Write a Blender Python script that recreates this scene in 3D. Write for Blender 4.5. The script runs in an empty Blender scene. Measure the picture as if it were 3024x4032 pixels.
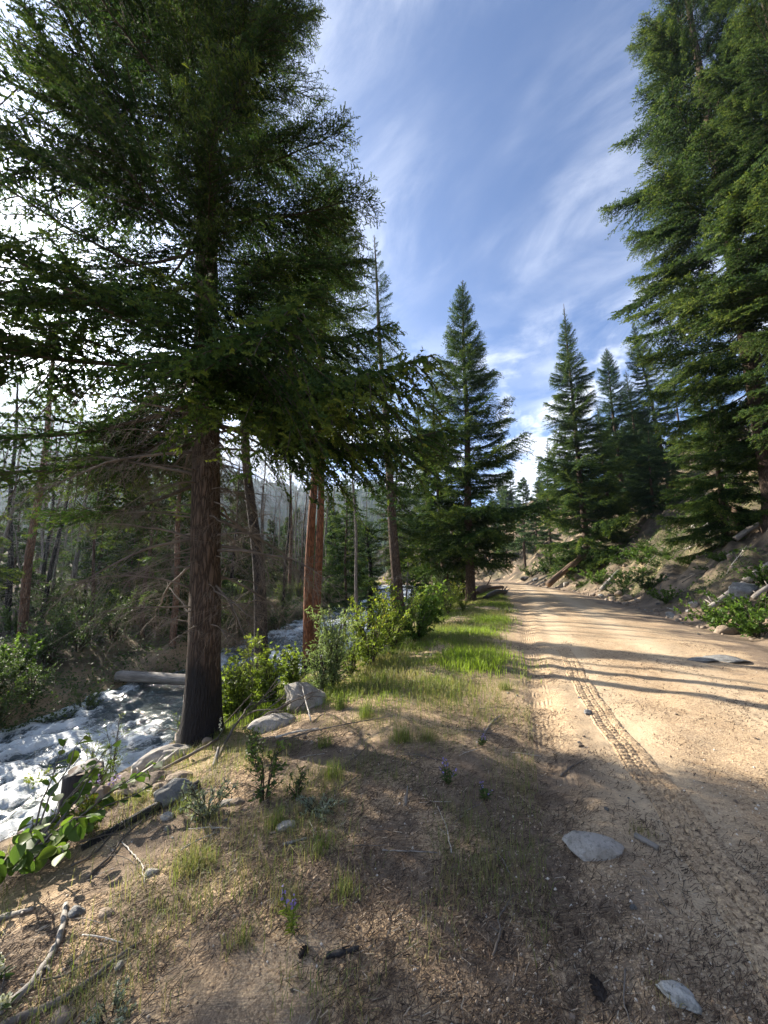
import bpy, math, random
import numpy as np
from mathutils import Vector, Matrix, Euler

scene = bpy.context.scene
COL = scene.collection

# ------------------------------------------------------------------ camera
cam_data = bpy.data.cameras.new("camera")
cam = bpy.data.objects.new("camera", cam_data)
COL.objects.link(cam)
cam.location = (0.0, 0.0, 1.6)
cam.rotation_euler = (math.radians(98.8), 0.0, 0.0)
cam_data.sensor_fit = 'VERTICAL'
cam_data.angle = math.radians(106.2)
cam_data.clip_start = 0.05
cam_data.clip_end = 4000.0
scene.camera = cam

# ------------------------------------------------------------------ sun and sky
SUN_AZ, SUN_EL = math.radians(-54.0), math.radians(25.0)      # azimuth from +Y towards +X
sun_vec = Vector((math.sin(SUN_AZ) * math.cos(SUN_EL), math.cos(SUN_AZ) * math.cos(SUN_EL), math.sin(SUN_EL)))
sun_data = bpy.data.lights.new("sun", 'SUN')
sun_data.energy = 5.0
sun_data.angle = math.radians(0.55)
sun_data.color = (1.0, 0.91, 0.78)
sun = bpy.data.objects.new("sun", sun_data)
sun.rotation_euler = (-sun_vec).to_track_quat('-Z', 'Y').to_euler()
sun.location = (-40, 30, 40)
COL.objects.link(sun)

world = bpy.data.worlds.new("World")
scene.world = world
world.use_nodes = True
wt = world.node_tree
wn, wl = wt.nodes, wt.links
wn.clear()
w_out = wn.new('ShaderNodeOutputWorld')
w_bg = wn.new('ShaderNodeBackground')
w_bg.inputs['Strength'].default_value = 0.098
sky = wn.new('ShaderNodeTexSky')
sky.sky_type = 'NISHITA'
sky.sun_disc = False
sky.sun_elevation = SUN_EL
sky.sun_rotation = SUN_AZ
sky.altitude = 900.0
sky.air_density = 0.6
sky.dust_density = 2.0
sky.ozone_density = 3.6


def wnode(kind, **kw):
    n = wn.new(kind)
    for k, v in kw.items():
        if k in n.inputs:
            n.inputs[k].default_value = v
        else:
            setattr(n, k, v)
    return n


def wramp(src, stops, interp='EASE'):
    r = wn.new('ShaderNodeValToRGB')
    r.color_ramp.interpolation = interp
    el = r.color_ramp.elements
    while len(el) < len(stops):
        el.new(0.5)
    for e, (p, c) in zip(el, stops):
        e.position = p
        e.color = (c, c, c, 1)
    wl.new(src, r.inputs['Fac'])
    return r.outputs['Color']


def wmath(op, a, b):
    n = wn.new('ShaderNodeMath')
    n.operation = op
    for i, s in enumerate((a, b)):
        if isinstance(s, (int, float)):
            n.inputs[i].default_value = s
        else:
            wl.new(s, n.inputs[i])
    return n.outputs[0]


# thin cirrus streaks: the view direction is projected on a high layer, stretched along one wind direction
w_tc = wn.new('ShaderNodeTexCoord')
w_sep = wn.new('ShaderNodeSeparateXYZ')
wl.new(w_tc.outputs['Generated'], w_sep.inputs[0])
w_z = wmath('ADD', wmath('MAXIMUM', w_sep.outputs['Z'], 0.0), 0.12)
w_cx = wmath('DIVIDE', w_sep.outputs['X'], w_z)
w_cy = wmath('DIVIDE', w_sep.outputs['Y'], w_z)
w_comb = wn.new('ShaderNodeCombineXYZ')
wl.new(w_cx, w_comb.inputs[0])
wl.new(w_cy, w_comb.inputs[1])
w_map = wn.new('ShaderNodeMapping')
w_map.vector_type = 'TEXTURE'
w_map.inputs['Rotation'].default_value = (0, 0, math.radians(-50))
w_map.inputs['Scale'].default_value = (1.9, 1.0, 1.0)
w_map.inputs['Location'].default_value = (0.15, 0.42, 0.0)
wl.new(w_comb.outputs[0], w_map.inputs[0])
w_n1 = wnode('ShaderNodeTexNoise', Scale=3.0, Detail=11.0, Roughness=0.64, Distortion=0.7)
wl.new(w_map.outputs[0], w_n1.inputs['Vector'])
w_n2 = wnode('ShaderNodeTexNoise', Scale=1.5, Detail=4.0, Roughness=0.5, Distortion=0.4)
wl.new(w_map.outputs[0], w_n2.inputs['Vector'])
cirrus = wmath('MULTIPLY', wramp(w_n1.outputs['Fac'], [(0.36, 0.0), (0.76, 1.0)]), wramp(w_n2.outputs['Fac'], [(0.38, 0.05), (0.62, 1.0)]))
# low puffs of cumulus near the horizon
w_map2 = wn.new('ShaderNodeMapping')
w_map2.inputs['Scale'].default_value = (1.0, 1.0, 1.7)
w_map2.inputs['Location'].default_value = (0.3, 0.0, 0.1)
wl.new(w_tc.outputs['Generated'], w_map2.inputs[0])
w_n3 = wnode('ShaderNodeTexNoise', Scale=5.0, Detail=9.0, Roughness=0.60, Distortion=0.3)
wl.new(w_map2.outputs[0], w_n3.inputs['Vector'])
low = wmath('MULTIPLY', wramp(w_n3.outputs['Fac'], [(0.46, 0.0), (0.58, 1.0)]), wramp(w_sep.outputs['Z'], [(0.34, 1.0), (0.60, 0.0)]))
cover = wmath('MINIMUM', wmath('ADD', wmath('MULTIPLY', cirrus, 0.72), wmath('MULTIPLY', low, 0.85)), 0.9)
w_mix = wn.new('ShaderNodeMix')
w_mix.data_type = 'RGBA'
wl.new(cover, w_mix.inputs['Factor'])
wl.new(sky.outputs[0], w_mix.inputs[6])
w_mix.inputs[7].default_value = (4.4, 4.6, 5.0, 1)
wl.new(w_mix.outputs[2], w_bg.inputs['Color'])
wl.new(w_bg.outputs[0], w_out.inputs['Surface'])

scene.view_settings.view_transform = 'Standard'
scene.view_settings.look = 'None'
scene.view_settings.gamma = 1.0
scene.view_settings.use_curve_mapping = False
scene.view_settings.exposure = 1.82

cy = scene.cycles
cy.use_denoising = True
cy.max_bounces = 8
cy.diffuse_bounces = 5
cy.glossy_bounces = 2
cy.transmission_bounces = 3
cy.transparent_max_bounces = 6
cy.volume_bounces = 0
cy.sample_clamp_indirect = 6.0
cy.caustics_reflective = False
cy.caustics_refractive = False
HAZE_DENSITY = 0.0003

# ------------------------------------------------------------------ noise and terrain (metres; camera stands at x=0, y=0, ground z=0)
def _hash(ix, iy, iz, seed):
    n = (ix.astype(np.int64) * 374761393 + iy.astype(np.int64) * 668265263 + iz.astype(np.int64) * 2147483647 + seed * 1274126177) & 0xffffffff
    n = ((n ^ (n >> 13)) * 1274126177) & 0xffffffff
    n = ((n ^ (n >> 16)) * 2246822519) & 0xffffffff
    return ((n ^ (n >> 15)) & 0xffffff) / float(0xffffff)


def noise3(x, y, z, seed=0):
    x, y, z = np.broadcast_arrays(np.asarray(x, float), np.asarray(y, float), np.asarray(z, float))
    ix, iy, iz = np.floor(x), np.floor(y), np.floor(z)
    fx, fy, fz = x - ix, y - iy, z - iz
    fx, fy, fz = fx * fx * (3 - 2 * fx), fy * fy * (3 - 2 * fy), fz * fz * (3 - 2 * fz)
    r = 0
    for dx in (0, 1):
        for dy in (0, 1):
            for dz in (0, 1):
                w = (fx if dx else 1 - fx) * (fy if dy else 1 - fy) * (fz if dz else 1 - fz)
                r = r + w * _hash(ix + dx, iy + dy, iz + dz, seed)
    return r * 2 - 1


def noise2(x, y, seed=0):
    x, y = np.broadcast_arrays(np.asarray(x, float), np.asarray(y, float))
    ix, iy = np.floor(x), np.floor(y)
    fx, fy = x - ix, y - iy
    fx, fy = fx * fx * (3 - 2 * fx), fy * fy * (3 - 2 * fy)
    z = np.zeros_like(ix)
    r = 0
    for dx in (0, 1):
        for dy in (0, 1):
            w = (fx if dx else 1 - fx) * (fy if dy else 1 - fy)
            r = r + w * _hash(ix + dx, iy + dy, z, seed)
    return r * 2 - 1


def fbm(x, y, seed=0, octaves=4, gain=0.5):
    r, a = 0, 1.0
    for k in range(octaves):
        r = r + a * noise2(np.asarray(x) * 2 ** k + 17.3 * k, np.asarray(y) * 2 ** k - 9.1 * k, seed + k)
        a *= gain
    return r


def sstep(a, b, v):
    t = np.clip((np.asarray(v, float) - a) / (b - a), 0, 1)
    return t * t * (3 - 2 * t)


ROAD_L = np.array([(-12, -3.6), (0, 0.1), (3.97, 1.42), (8.46, 2.94), (16.6, 5.7), (24.7, 7.9), (30, 9.0), (45, 11.2), (58, 14.0), (68, 14.6), (80, 12.0), (95, 5.0), (120, -12.0)])
ROAD_R = np.array([(-12, 1.2), (0, 5.0), (7.98, 7.6), (14.5, 9.9), (21, 12.0), (30, 14.6), (45, 17.0), (58, 18.6), (68, 19.2), (80, 17.5), (95, 11.5), (120, -4.0)])
BRINK = np.array([(-12, -4.5), (0, -2.9), (2.65, -2.3), (3.7, -2.05), (5.25, -1.6), (6.7, -1.1), (8.6, -0.7), (15, 1.2), (22.6, 4.2), (30, 6.2), (45, 8.0), (60, 10.0), (75, 10.0), (120, -20.0)])
CREEK = np.array([(-14, -18.5), (-4, -13.6), (2.5, -10.4), (7, -7.9), (11, -5.65), (14, -4.7), (18, -4.3), (24, -3.3), (32, -1.2), (42, 1.5), (60, 2.0), (120, -30.0)])


def _smooth_interp(tab, y):
    y = np.asarray(y, float)
    r = 0
    for o in (-1.2, -0.4, 0.4, 1.2):
        r = r + np.interp(y + o, tab[:, 0], tab[:, 1])
    return r / 4


def x_left(y): return _smooth_interp(ROAD_L, y)
def x_right(y): return _smooth_interp(ROAD_R, y)
def x_brink(y): return _smooth_interp(BRINK, y)
def x_creek(y): return _smooth_interp(CREEK, y)
def water_z(y): return -2.12 + 0.030 * np.clip(np.asarray(y, float) - 11, -30, 60) + 0.16 * sstep(14.5, 16.5, y)


CREEK_HALF = 1.95


def height(x, y, detail=True):
    x, y = np.broadcast_arrays(np.asarray(x, float), np.asarray(y, float))
    xl, xr, xb, xc = x_left(y), x_right(y), x_brink(y), x_creek(y)
    wz = water_z(y)
    # right: ditch, then the steep cut bank
    d = (x - xr) * 0.96
    rough = fbm(x * 0.35, y * 0.35, 3, 3)
    dd = np.maximum(d - 0.8 - 0.25 * rough, 0)
    bank = np.where(dd < 18, 0.80 * dd - 0.5 * (1 - np.exp(-dd)), 0.80 * 18 - 0.5 + 0.36 * (dd - 18))
    bank = bank + 0.19 * np.minimum(dd, 3) * fbm(x * 0.7, y * 0.7, 11, 4) + 0.22 * sstep(0, 1.5, dd) * np.abs(fbm(x * 1.5, y * 1.5, 15, 3))
    right = -0.06 * sstep(0, 0.5, d) + bank
    # left: shoulder falling to the brink, bank down to the water
    s = np.clip((xl - x) / np.maximum(xl - xb, 0.3), 0, 1)
    shoulder = -0.34 * s * s + 0.05 * np.sin(s * 3.1416)
    e = np.maximum((xb - x) * 0.88, 0)
    near = shoulder - 0.62 * (e - 0.5 * (1 - np.exp(-e * 1.6)))
    bed = wz - 0.38
    c = (x - xc) * 0.87
    near = np.maximum(near + 0.10 * np.minimum(e, 1.5) * fbm(x * 0.8, y * 0.8, 21, 3), bed)
    e2 = np.maximum(-c - CREEK_HALF + 0.25 * fbm(x * 0.5, y * 0.5, 31, 2) + 0.3, 0)
    far = bed + 1.15 * sstep(0, 1.7, e2) + 0.045 * np.minimum(e2, 40) + 0.22 * np.maximum(e2 - 40, 0) + 0.22 * sstep(0.5, 3, e2) * fbm(x * 0.4, y * 0.4, 41, 3)
    far = far - 0.75 * np.exp(-((x + 8.8) / 2.2) ** 2 - ((y - 12.9) / 1.7) ** 2)
    left = np.where(c < 0, np.maximum(far, bed), near)
    z = np.where(x > xr, right, np.where(x < xl, left, 0.0))
    # road crown, far crest
    w = np.clip((x - xl) / (xr - xl), 0, 1)
    on = (x > xl) & (x < xr)
    z = np.where(on, z + 0.07 * np.sin(w * math.pi), z)
    z = z - 0.0022 * np.maximum(y - 58, 0) ** 1.5
    if detail:
        r = np.hypot(x, y)
        z = z + 0.018 * fbm(x * 1.6, y * 1.6, 51, 4) + 0.006 * fbm(x * 9, y * 9, 61, 2) * (r < 25)
        # wheel ruts and the tyre track pressed into the sand
        a = x - (0.14 + 0.345 * y)
        b = x - (1.0 + 0.32 * y)
        z = z - on * (0.030 * np.exp(-(a / 0.20) ** 2) + 0.012 * np.exp(-(b / 0.2) ** 2)) + on * 0.016 * np.exp(-((a - 0.34) / 0.12) ** 2)
    return z

# ------------------------------------------------------------------ mesh and tagging helpers
def new_mesh(name, verts, faces, mats=(), smooth=False, tint=None, masks=None, mat_index=None):
    """verts (n,3); faces an (m,3) or (m,4) array, or a list of such arrays."""
    me = bpy.data.meshes.new(name)
    verts = np.asarray(verts, np.float32)
    fl = [np.asarray(f, np.int32) for f in (faces if isinstance(faces, list) else [faces])]
    fl = [f for f in fl if f.size]
    loops = np.concatenate([f.ravel() for f in fl])
    totals = np.concatenate([np.full(len(f), f.shape[1], np.int32) for f in fl])
    starts = np.concatenate([[0], np.cumsum(totals)[:-1]]).astype(np.int32)
    me.vertices.add(len(verts))
    me.vertices.foreach_set('co', verts.ravel())
    me.loops.add(len(loops))
    me.loops.foreach_set('vertex_index', loops)
    me.polygons.add(len(totals))
    me.polygons.foreach_set('loop_start', starts)
    me.polygons.foreach_set('loop_total', totals)
    if smooth:
        me.polygons.foreach_set('use_smooth', np.ones(len(totals), bool))
    for m in mats:
        me.materials.append(m)
    if mat_index is not None:
        me.polygons.foreach_set('material_index', np.asarray(mat_index, np.int32))
    if tint is not None:
        at = me.attributes.new('tint', 'FLOAT', 'POINT')
        at.data.foreach_set('value', np.asarray(tint, np.float32))
    if masks is not None:
        at = me.attributes.new('masks', 'FLOAT_COLOR', 'POINT')
        at.data.foreach_set('color', np.asarray(masks, np.float32).ravel())
    me.update(calc_edges=True)
    return me


def link(name, me, parent=None, loc=(0, 0, 0), rot=(0, 0, 0), scale=(1, 1, 1), matrix=None):
    o = bpy.data.objects.new(name, me)
    COL.objects.link(o)
    if parent is not None:
        o.parent = parent
    if matrix is not None:
        o.matrix_basis = matrix
    else:
        o.location, o.rotation_euler, o.scale = loc, rot, scale
    return o


def tag(o, label=None, cat=None, group=None, kind=None):
    for k, v in (('label', label), ('category', cat), ('group', group), ('kind', kind)):
        if v:
            o[k] = v
    return o


def thing(name, label, cat, loc, group=None):
    return tag(link(name, None, loc=loc), label, cat, group)


def tube(pts, rad, sides=6, cap=True):
    """A swept tube: (verts, quads, tris)."""
    pts = np.asarray(pts, float)
    n = len(pts)
    rad = np.broadcast_to(np.asarray(rad, float), (n,))
    tan = np.gradient(pts, axis=0)
    tan /= np.linalg.norm(tan, axis=1, keepdims=True) + 1e-9
    ref = np.array([0, 0, 1.0]) if abs(tan[:, 2]).mean() < 0.8 else np.array([1.0, 0, 0])
    u = np.cross(tan, ref)
    u /= np.linalg.norm(u, axis=1, keepdims=True) + 1e-9
    v = np.cross(tan, u)
    a = np.arange(sides) * 2 * math.pi / sides
    V = pts[:, None] + rad[:, None, None] * (np.cos(a)[None, :, None] * u[:, None] + np.sin(a)[None, :, None] * v[:, None])
    V = V.reshape(-1, 3)
    i = np.arange(n - 1)[:, None] * sides
    j = np.arange(sides)[None, :]
    k = (np.arange(sides)[None, :] + 1) % sides
    Q = np.stack([i + j, i + k, i + sides + k, i + sides + j], -1).reshape(-1, 4)
    T = np.zeros((0, 3), int)
    if cap:
        V = np.vstack([V, pts[0], pts[-1]])
        b, e = len(V) - 2, len(V) - 1
        j = np.arange(sides)
        k = (j + 1) % sides
        T = np.vstack([np.stack([k, j, np.full(sides, b)], -1), np.stack([(n - 1) * sides + j, (n - 1) * sides + k, np.full(sides, e)], -1)])
    return V, Q, T


class Soup:
    """Collects vertices, triangles and quads of one part."""

    def __init__(self):
        self.V, self.Q, self.T, self.tint, self.n = [], [], [], [], 0
        self.mq, self.mt = [], []

    def add(self, V, Q=None, T=None, tint=0.5, m=0):
        V = np.asarray(V, float)
        self.V.append(V)
        if Q is not None and len(Q):
            self.Q.append(np.asarray(Q) + self.n)
            self.mq.append(np.full(len(Q), m))
        if T is not None and len(T):
            self.T.append(np.asarray(T) + self.n)
            self.mt.append(np.full(len(T), m))
        self.tint.append(np.broadcast_to(np.asarray(tint, float), (len(V),)))
        self.n += len(V)

    def tube(self, pts, rad, sides=6, tint=0.5, m=0, cap=True):
        V, Q, T = tube(pts, rad, sides, cap)
        self.add(V, Q, T, tint, m)

    def arrays(self):
        z4, z3 = np.zeros((0, 4), int), np.zeros((0, 3), int)
        return (np.vstack(self.V), np.vstack(self.Q) if self.Q else z4, np.vstack(self.T) if self.T else z3, np.concatenate(self.tint))

    def mesh(self, name, mats, smooth=True):
        V, Q, T, t = self.arrays()
        mi = np.concatenate((self.mq or [np.zeros(0)]) + (self.mt or [np.zeros(0)]))
        return new_mesh(name, V, [Q, T], mats, smooth, t, mat_index=mi)


def rng_for(seed):
    return np.random.default_rng(seed)


def rot_z(a):
    c, s = math.cos(a), math.sin(a)
    return np.array([[c, -s, 0], [s, c, 0], [0, 0, 1.0]])


# ------------------------------------------------------------------ materials
def material(name, rough=0.85, spec=0.3):
    m = bpy.data.materials.new(name)
    m.use_nodes = True
    nt = m.node_tree
    bs = nt.nodes['Principled BSDF']
    bs.inputs['Roughness'].default_value = rough
    bs.inputs['Specular IOR Level'].default_value = spec
    return m, nt, bs


def N(nt, kind, **kw):
    n = nt.nodes.new(kind)
    for k, v in kw.items():
        if k in n.inputs:
            n.inputs[k].default_value = v
        else:
            setattr(n, k, v)
    return n


def ramp(nt, src, stops, interp='LINEAR'):
    r = nt.nodes.new('ShaderNodeValToRGB')
    r.color_ramp.interpolation = interp
    el = r.color_ramp.elements
    while len(el) < len(stops):
        el.new(0.5)
    for e, (p, c) in zip(el, stops):
        e.position = p
        e.color = (*c, 1) if len(c) == 3 else c
    if src is not None:
        nt.links.new(src, r.inputs['Fac'])
    return r.outputs['Color']


def gray(*st):
    return [(p, (c, c, c)) for p, c in st]


def mixc(nt, fac, a, b, mode='MIX'):
    n = nt.nodes.new('ShaderNodeMix')
    n.data_type = 'RGBA'
    n.blend_type = mode
    for sock, val in ((n.inputs['Factor'], fac), (n.inputs[6], a), (n.inputs[7], b)):
        if isinstance(val, (int, float)):
            sock.default_value = val
        elif isinstance(val, tuple):
            sock.default_value = (*val, 1) if len(val) == 3 else val
        else:
            nt.links.new(val, sock)
    return n.outputs[2]


def mth(nt, op, a, b=0.0, clamp=False):
    n = nt.nodes.new('ShaderNodeMath')
    n.operation = op
    n.use_clamp = clamp
    for i, s in enumerate((a, b)):
        if isinstance(s, (int, float)):
            n.inputs[i].default_value = s
        else:
            nt.links.new(s, n.inputs[i])
    return n.outputs[0]


def coords(nt, kind='Object', scale=(1, 1, 1)):
    tc = nt.nodes.new('ShaderNodeTexCoord')
    mp = nt.nodes.new('ShaderNodeMapping')
    mp.inputs['Scale'].default_value = scale
    nt.links.new(tc.outputs[kind], mp.inputs[0])
    return mp.outputs[0]


def noise(nt, vec, scale, detail=4.0, rough=0.55, dist=0.0):
    n = N(nt, 'ShaderNodeTexNoise', Scale=scale, Detail=detail, Roughness=rough, Distortion=dist)
    if vec is not None:
        nt.links.new(vec, n.inputs['Vector'])
    return n.outputs['Fac']


def bump(nt, bs, h, strength, dist, prev=None):
    b = N(nt, 'ShaderNodeBump', Strength=strength, Distance=dist)
    nt.links.new(h, b.inputs['Height'])
    if prev is not None:
        nt.links.new(prev, b.inputs['Normal'])
    nt.links.new(b.outputs[0], bs.inputs['Normal'])
    return b.outputs[0]


def leaf_material(name, stops, translucent=0.35, rough=0.55, spec=0.3, boost=1.5):
    """Foliage whose colour runs over the 'tint' attribute; thin, so some light passes through."""
    m, nt, bs = material(name, rough, spec)
    at = N(nt, 'ShaderNodeAttribute', attribute_name='tint')
    oi = nt.nodes.new('ShaderNodeObjectInfo')
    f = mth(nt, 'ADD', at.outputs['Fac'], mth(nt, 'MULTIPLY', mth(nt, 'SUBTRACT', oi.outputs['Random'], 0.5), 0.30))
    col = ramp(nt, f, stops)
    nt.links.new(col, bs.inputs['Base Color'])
    tr = nt.nodes.new('ShaderNodeBsdfTranslucent')
    tcol = mixc(nt, 1.0, col, (boost, boost * 1.05, boost * 0.6), 'MULTIPLY')
    nt.links.new(tcol, tr.inputs['Color'])
    mx = nt.nodes.new('ShaderNodeMixShader')
    mx.inputs[0].default_value = translucent
    nt.links.new(bs.outputs[0], mx.inputs[1])
    nt.links.new(tr.outputs[0], mx.inputs[2])
    nt.links.new(mx.outputs[0], nt.nodes['Material Output'].inputs['Surface'])
    return m


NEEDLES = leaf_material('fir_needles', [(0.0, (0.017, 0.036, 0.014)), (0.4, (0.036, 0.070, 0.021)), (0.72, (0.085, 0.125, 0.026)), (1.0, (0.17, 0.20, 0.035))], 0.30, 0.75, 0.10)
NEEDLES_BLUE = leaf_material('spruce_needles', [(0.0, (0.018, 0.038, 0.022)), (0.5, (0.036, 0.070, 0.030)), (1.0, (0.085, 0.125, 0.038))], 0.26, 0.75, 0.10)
NEEDLES_DEAD = leaf_material('dead_needles', [(0.0, (0.07, 0.055, 0.038)), (1.0, (0.15, 0.12, 0.075))], 0.2)
LEAF_BRIGHT = leaf_material('bright_leaves', [(0.0, (0.075, 0.115, 0.028)), (0.5, (0.145, 0.20, 0.036)), (0.9, (0.23, 0.28, 0.045)), (1.0, (0.38, 0.29, 0.035))], 0.46)
LEAF_WILLOW = leaf_material('willow_leaves', [(0.0, (0.09, 0.13, 0.065)), (0.6, (0.16, 0.215, 0.10)), (1.0, (0.24, 0.29, 0.14))], 0.42)
LEAF_DARK = leaf_material('dark_leaves', [(0.0, (0.026, 0.052, 0.018)), (0.6, (0.058, 0.100, 0.026)), (1.0, (0.12, 0.165, 0.035))], 0.36)
LEAF_GLOSSY = leaf_material('glossy_leaves', [(0.0, (0.045, 0.088, 0.022)), (0.6, (0.085, 0.15, 0.030)), (1.0, (0.15, 0.215, 0.035))], 0.44, 0.5, 0.2)
LEAF_SAGE = leaf_material('sage_leaves', [(0.0, (0.17, 0.205, 0.145)), (1.0, (0.30, 0.335, 0.25))], 0.25)
GRASS = leaf_material('grass_blades', [(0.0, (0.30, 0.25, 0.14)), (0.25, (0.22, 0.21, 0.095)), (0.42, (0.125, 0.16, 0.055)), (0.75, (0.17, 0.225, 0.045)), (1.0, (0.27, 0.38, 0.035))], 0.42)
PETAL = leaf_material('violet_petals', [(0.0, (0.20, 0.15, 0.42)), (1.0, (0.38, 0.30, 0.62))], 0.3)
PETAL_WHITE = leaf_material('cream_petals', [(0.0, (0.62, 0.60, 0.46)), (1.0, (0.75, 0.73, 0.62))], 0.3)


def bark_material(name, dark, light, furrow=1.0, char=None, rough=0.9, scale=1.0):
    """Furrowed bark along local Z; char = (height below which fire has blackened it, side softness)."""
    m, nt, bs = material(name, rough, 0.2)
    v = coords(nt, 'Object', (15 * scale, 15 * scale, 2.6 * scale))
    vo = N(nt, 'ShaderNodeTexVoronoi', feature='DISTANCE_TO_EDGE', Scale=1.6)
    v2 = N(nt, 'ShaderNodeVectorMath', operation='ADD')
    nz = N(nt, 'ShaderNodeTexNoise', Scale=1.2, Detail=3.0)
    nt.links.new(v, nz.inputs['Vector'])
    nt.links.new(v, v2.inputs[0])
    nt.links.new(nz.outputs['Color'], v2.inputs[1])
    nt.links.new(v2.outputs[0], vo.inputs['Vector'])
    plate = ramp(nt, vo.outputs['Distance'], gray((0.0, 0.15), (0.30, 1.0)))
    fine = noise(nt, v, 5.0, 6.0, 0.7)
    col = ramp(nt, mth(nt, 'MULTIPLY', plate, mth(nt, 'ADD', fine, 0.35)), [(0.05, dark), (0.85, light)])
    if char:
        g = coords(nt, 'Object', (1.2, 1.2, 0.5))
        cn = noise(nt, g, 1.6, 4.0, 0.6)
        sp = nt.nodes.new('ShaderNodeSeparateXYZ')
        tc = nt.nodes.new('ShaderNodeTexCoord')
        nt.links.new(tc.outputs['Object'], sp.inputs[0])
        hz = mth(nt, 'ADD', mth(nt, 'DIVIDE', sp.outputs['Z'], char[0]), mth(nt, 'MULTIPLY', mth(nt, 'SUBTRACT', cn, 0.5), char[1]))
        k = ramp(nt, hz, gray((0.55, 1.0), (1.0, 0.0)))
        col = mixc(nt, k, col, mixc(nt, fine, (0.006, 0.006, 0.007), (0.030, 0.028, 0.028)))
    nt.links.new(col, bs.inputs['Base Color'])
    b = bump(nt, bs, plate, 0.9 * furrow, 0.02)
    bump(nt, bs, fine, 0.5, 0.01, b)
    return m


BARK = bark_material('fir_bark', (0.028, 0.021, 0.016), (0.125, 0.092, 0.070), 1.0, (1.25, 1.9))
BARK_BROWN = bark_material('brown_bark', (0.035, 0.024, 0.017), (0.13, 0.092, 0.066))
BARK_RED = bark_material('red_pine_bark', (0.065, 0.028, 0.016), (0.28, 0.125, 0.066), 1.0, (0.75, 1.0))
BARK_ORANGE = bark_material('orange_pine_bark', (0.055, 0.030, 0.020), (0.22, 0.125, 0.080), 1.0, (0.6, 1.0))
BARK_BURNT = bark_material('burnt_bark', (0.010, 0.010, 0.011), (0.052, 0.046, 0.044), 1.2)
BARK_GREY = bark_material('snag_wood', (0.075, 0.066, 0.060), (0.25, 0.22, 0.195), 0.6)
TWIG, _nt, _bs = material('dead_twigs', 0.9, 0.2)
_c = ramp(_nt, noise(_nt, coords(_nt, 'Object'), 3.0, 4.0), [(0.3, (0.075, 0.063, 0.053)), (0.7, (0.22, 0.19, 0.16))])
_nt.links.new(_c, _bs.inputs['Base Color'])
TWIG_GREEN, _nt, _bs = material('live_twigs', 0.9, 0.2)
_c = ramp(_nt, noise(_nt, coords(_nt, 'Object'), 3.0, 4.0), [(0.3, (0.035, 0.029, 0.022)), (0.7, (0.085, 0.070, 0.050))])
_nt.links.new(_c, _bs.inputs['Base Color'])


def wood_material(name, dark, light, crack=1.0, rough=0.75):
    m, nt, bs = material(name, rough, 0.25)
    v = coords(nt, 'Object', (14, 14, 0.8))
    g = noise(nt, v, 2.2, 8.0, 0.7, 0.3)
    p = noise(nt, coords(nt, 'Object', (1, 1, 1)), 2.0, 3.0)
    col = ramp(nt, mth(nt, 'ADD', mth(nt, 'MULTIPLY', g, 0.75), mth(nt, 'MULTIPLY', p, 0.3)), [(0.36, dark), (0.68, light)])
    nt.links.new(col, bs.inputs['Base Color'])
    bump(nt, bs, g, 0.6 * crack, 0.012)
    return m


WOOD_GREY = wood_material('weathered_wood', (0.10, 0.085, 0.072), (0.36, 0.33, 0.29))
WOOD_PALE = wood_material('driftwood', (0.30, 0.265, 0.22), (0.68, 0.64, 0.57))
WOOD_BROWN = wood_material('rotting_wood', (0.055, 0.036, 0.024), (0.19, 0.125, 0.080))
WOOD_CHAR = wood_material('charred_wood', (0.008, 0.008, 0.008), (0.050, 0.045, 0.045), 1.8, 0.6)


def rock_material(name, dark, light, speck=(0.05, 0.05, 0.05), speck_amt=0.4, moss=0.0):
    m, nt, bs = material(name, 0.85, 0.3)
    v = coords(nt, 'Object')
    a = noise(nt, v, 3.5, 6.0, 0.6, 0.3)
    f = noise(nt, v, 60.0, 3.0, 0.7)
    col = ramp(nt, a, [(0.32, dark), (0.68, light)])
    sp = ramp(nt, f, gray((0.56, 0.0), (0.68, speck_amt)))
    col = mixc(nt, sp, col, speck)
    sp2 = ramp(nt, noise(nt, v, 22.0, 4.0, 0.7), gray((0.50, 0.0), (0.62, speck_amt * 0.7)))
    col = mixc(nt, sp2, col, (dark[0] * 0.55, dark[1] * 0.55, dark[2] * 0.52))
    st = ramp(nt, noise(nt, v, 1.7, 5.0, 0.65), gray((0.56, 0.0), (0.70, 0.5)))
    col = mixc(nt, st, col, (dark[0] * 0.7, dark[1] * 0.62, dark[2] * 0.5))
    if moss:
        mo = ramp(nt, noise(nt, v, 4.0, 5.0, 0.7), gray((0.5, 0.0), (0.64, moss)))
        col = mixc(nt, mo, col, (0.05, 0.052, 0.035))
    nt.links.new(col, bs.inputs['Base Color'])
    b = bump(nt, bs, noise(nt, v, 9.0, 6.0, 0.7), 0.8, 0.04)
    bump(nt, bs, f, 0.5, 0.008, b)
    return m


ROCK_PALE = rock_material('pale_granite', (0.28, 0.255, 0.22), (0.52, 0.485, 0.435), (0.09, 0.085, 0.08), 0.55, 0.25)
ROCK_GREY = rock_material('grey_granite', (0.12, 0.12, 0.115), (0.28, 0.28, 0.27), moss=0.5)
ROCK_TAN = rock_material('tan_granite', (0.19, 0.145, 0.105), (0.38, 0.30, 0.225), moss=0.2)
ROCK_SPECK = rock_material('speckled_granite', (0.26, 0.26, 0.245), (0.50, 0.50, 0.47), (0.04, 0.04, 0.04), 0.95)
ROCK_DARK = rock_material('dark_wet_rock', (0.035, 0.034, 0.034), (0.11, 0.105, 0.10), moss=0.3)


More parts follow.
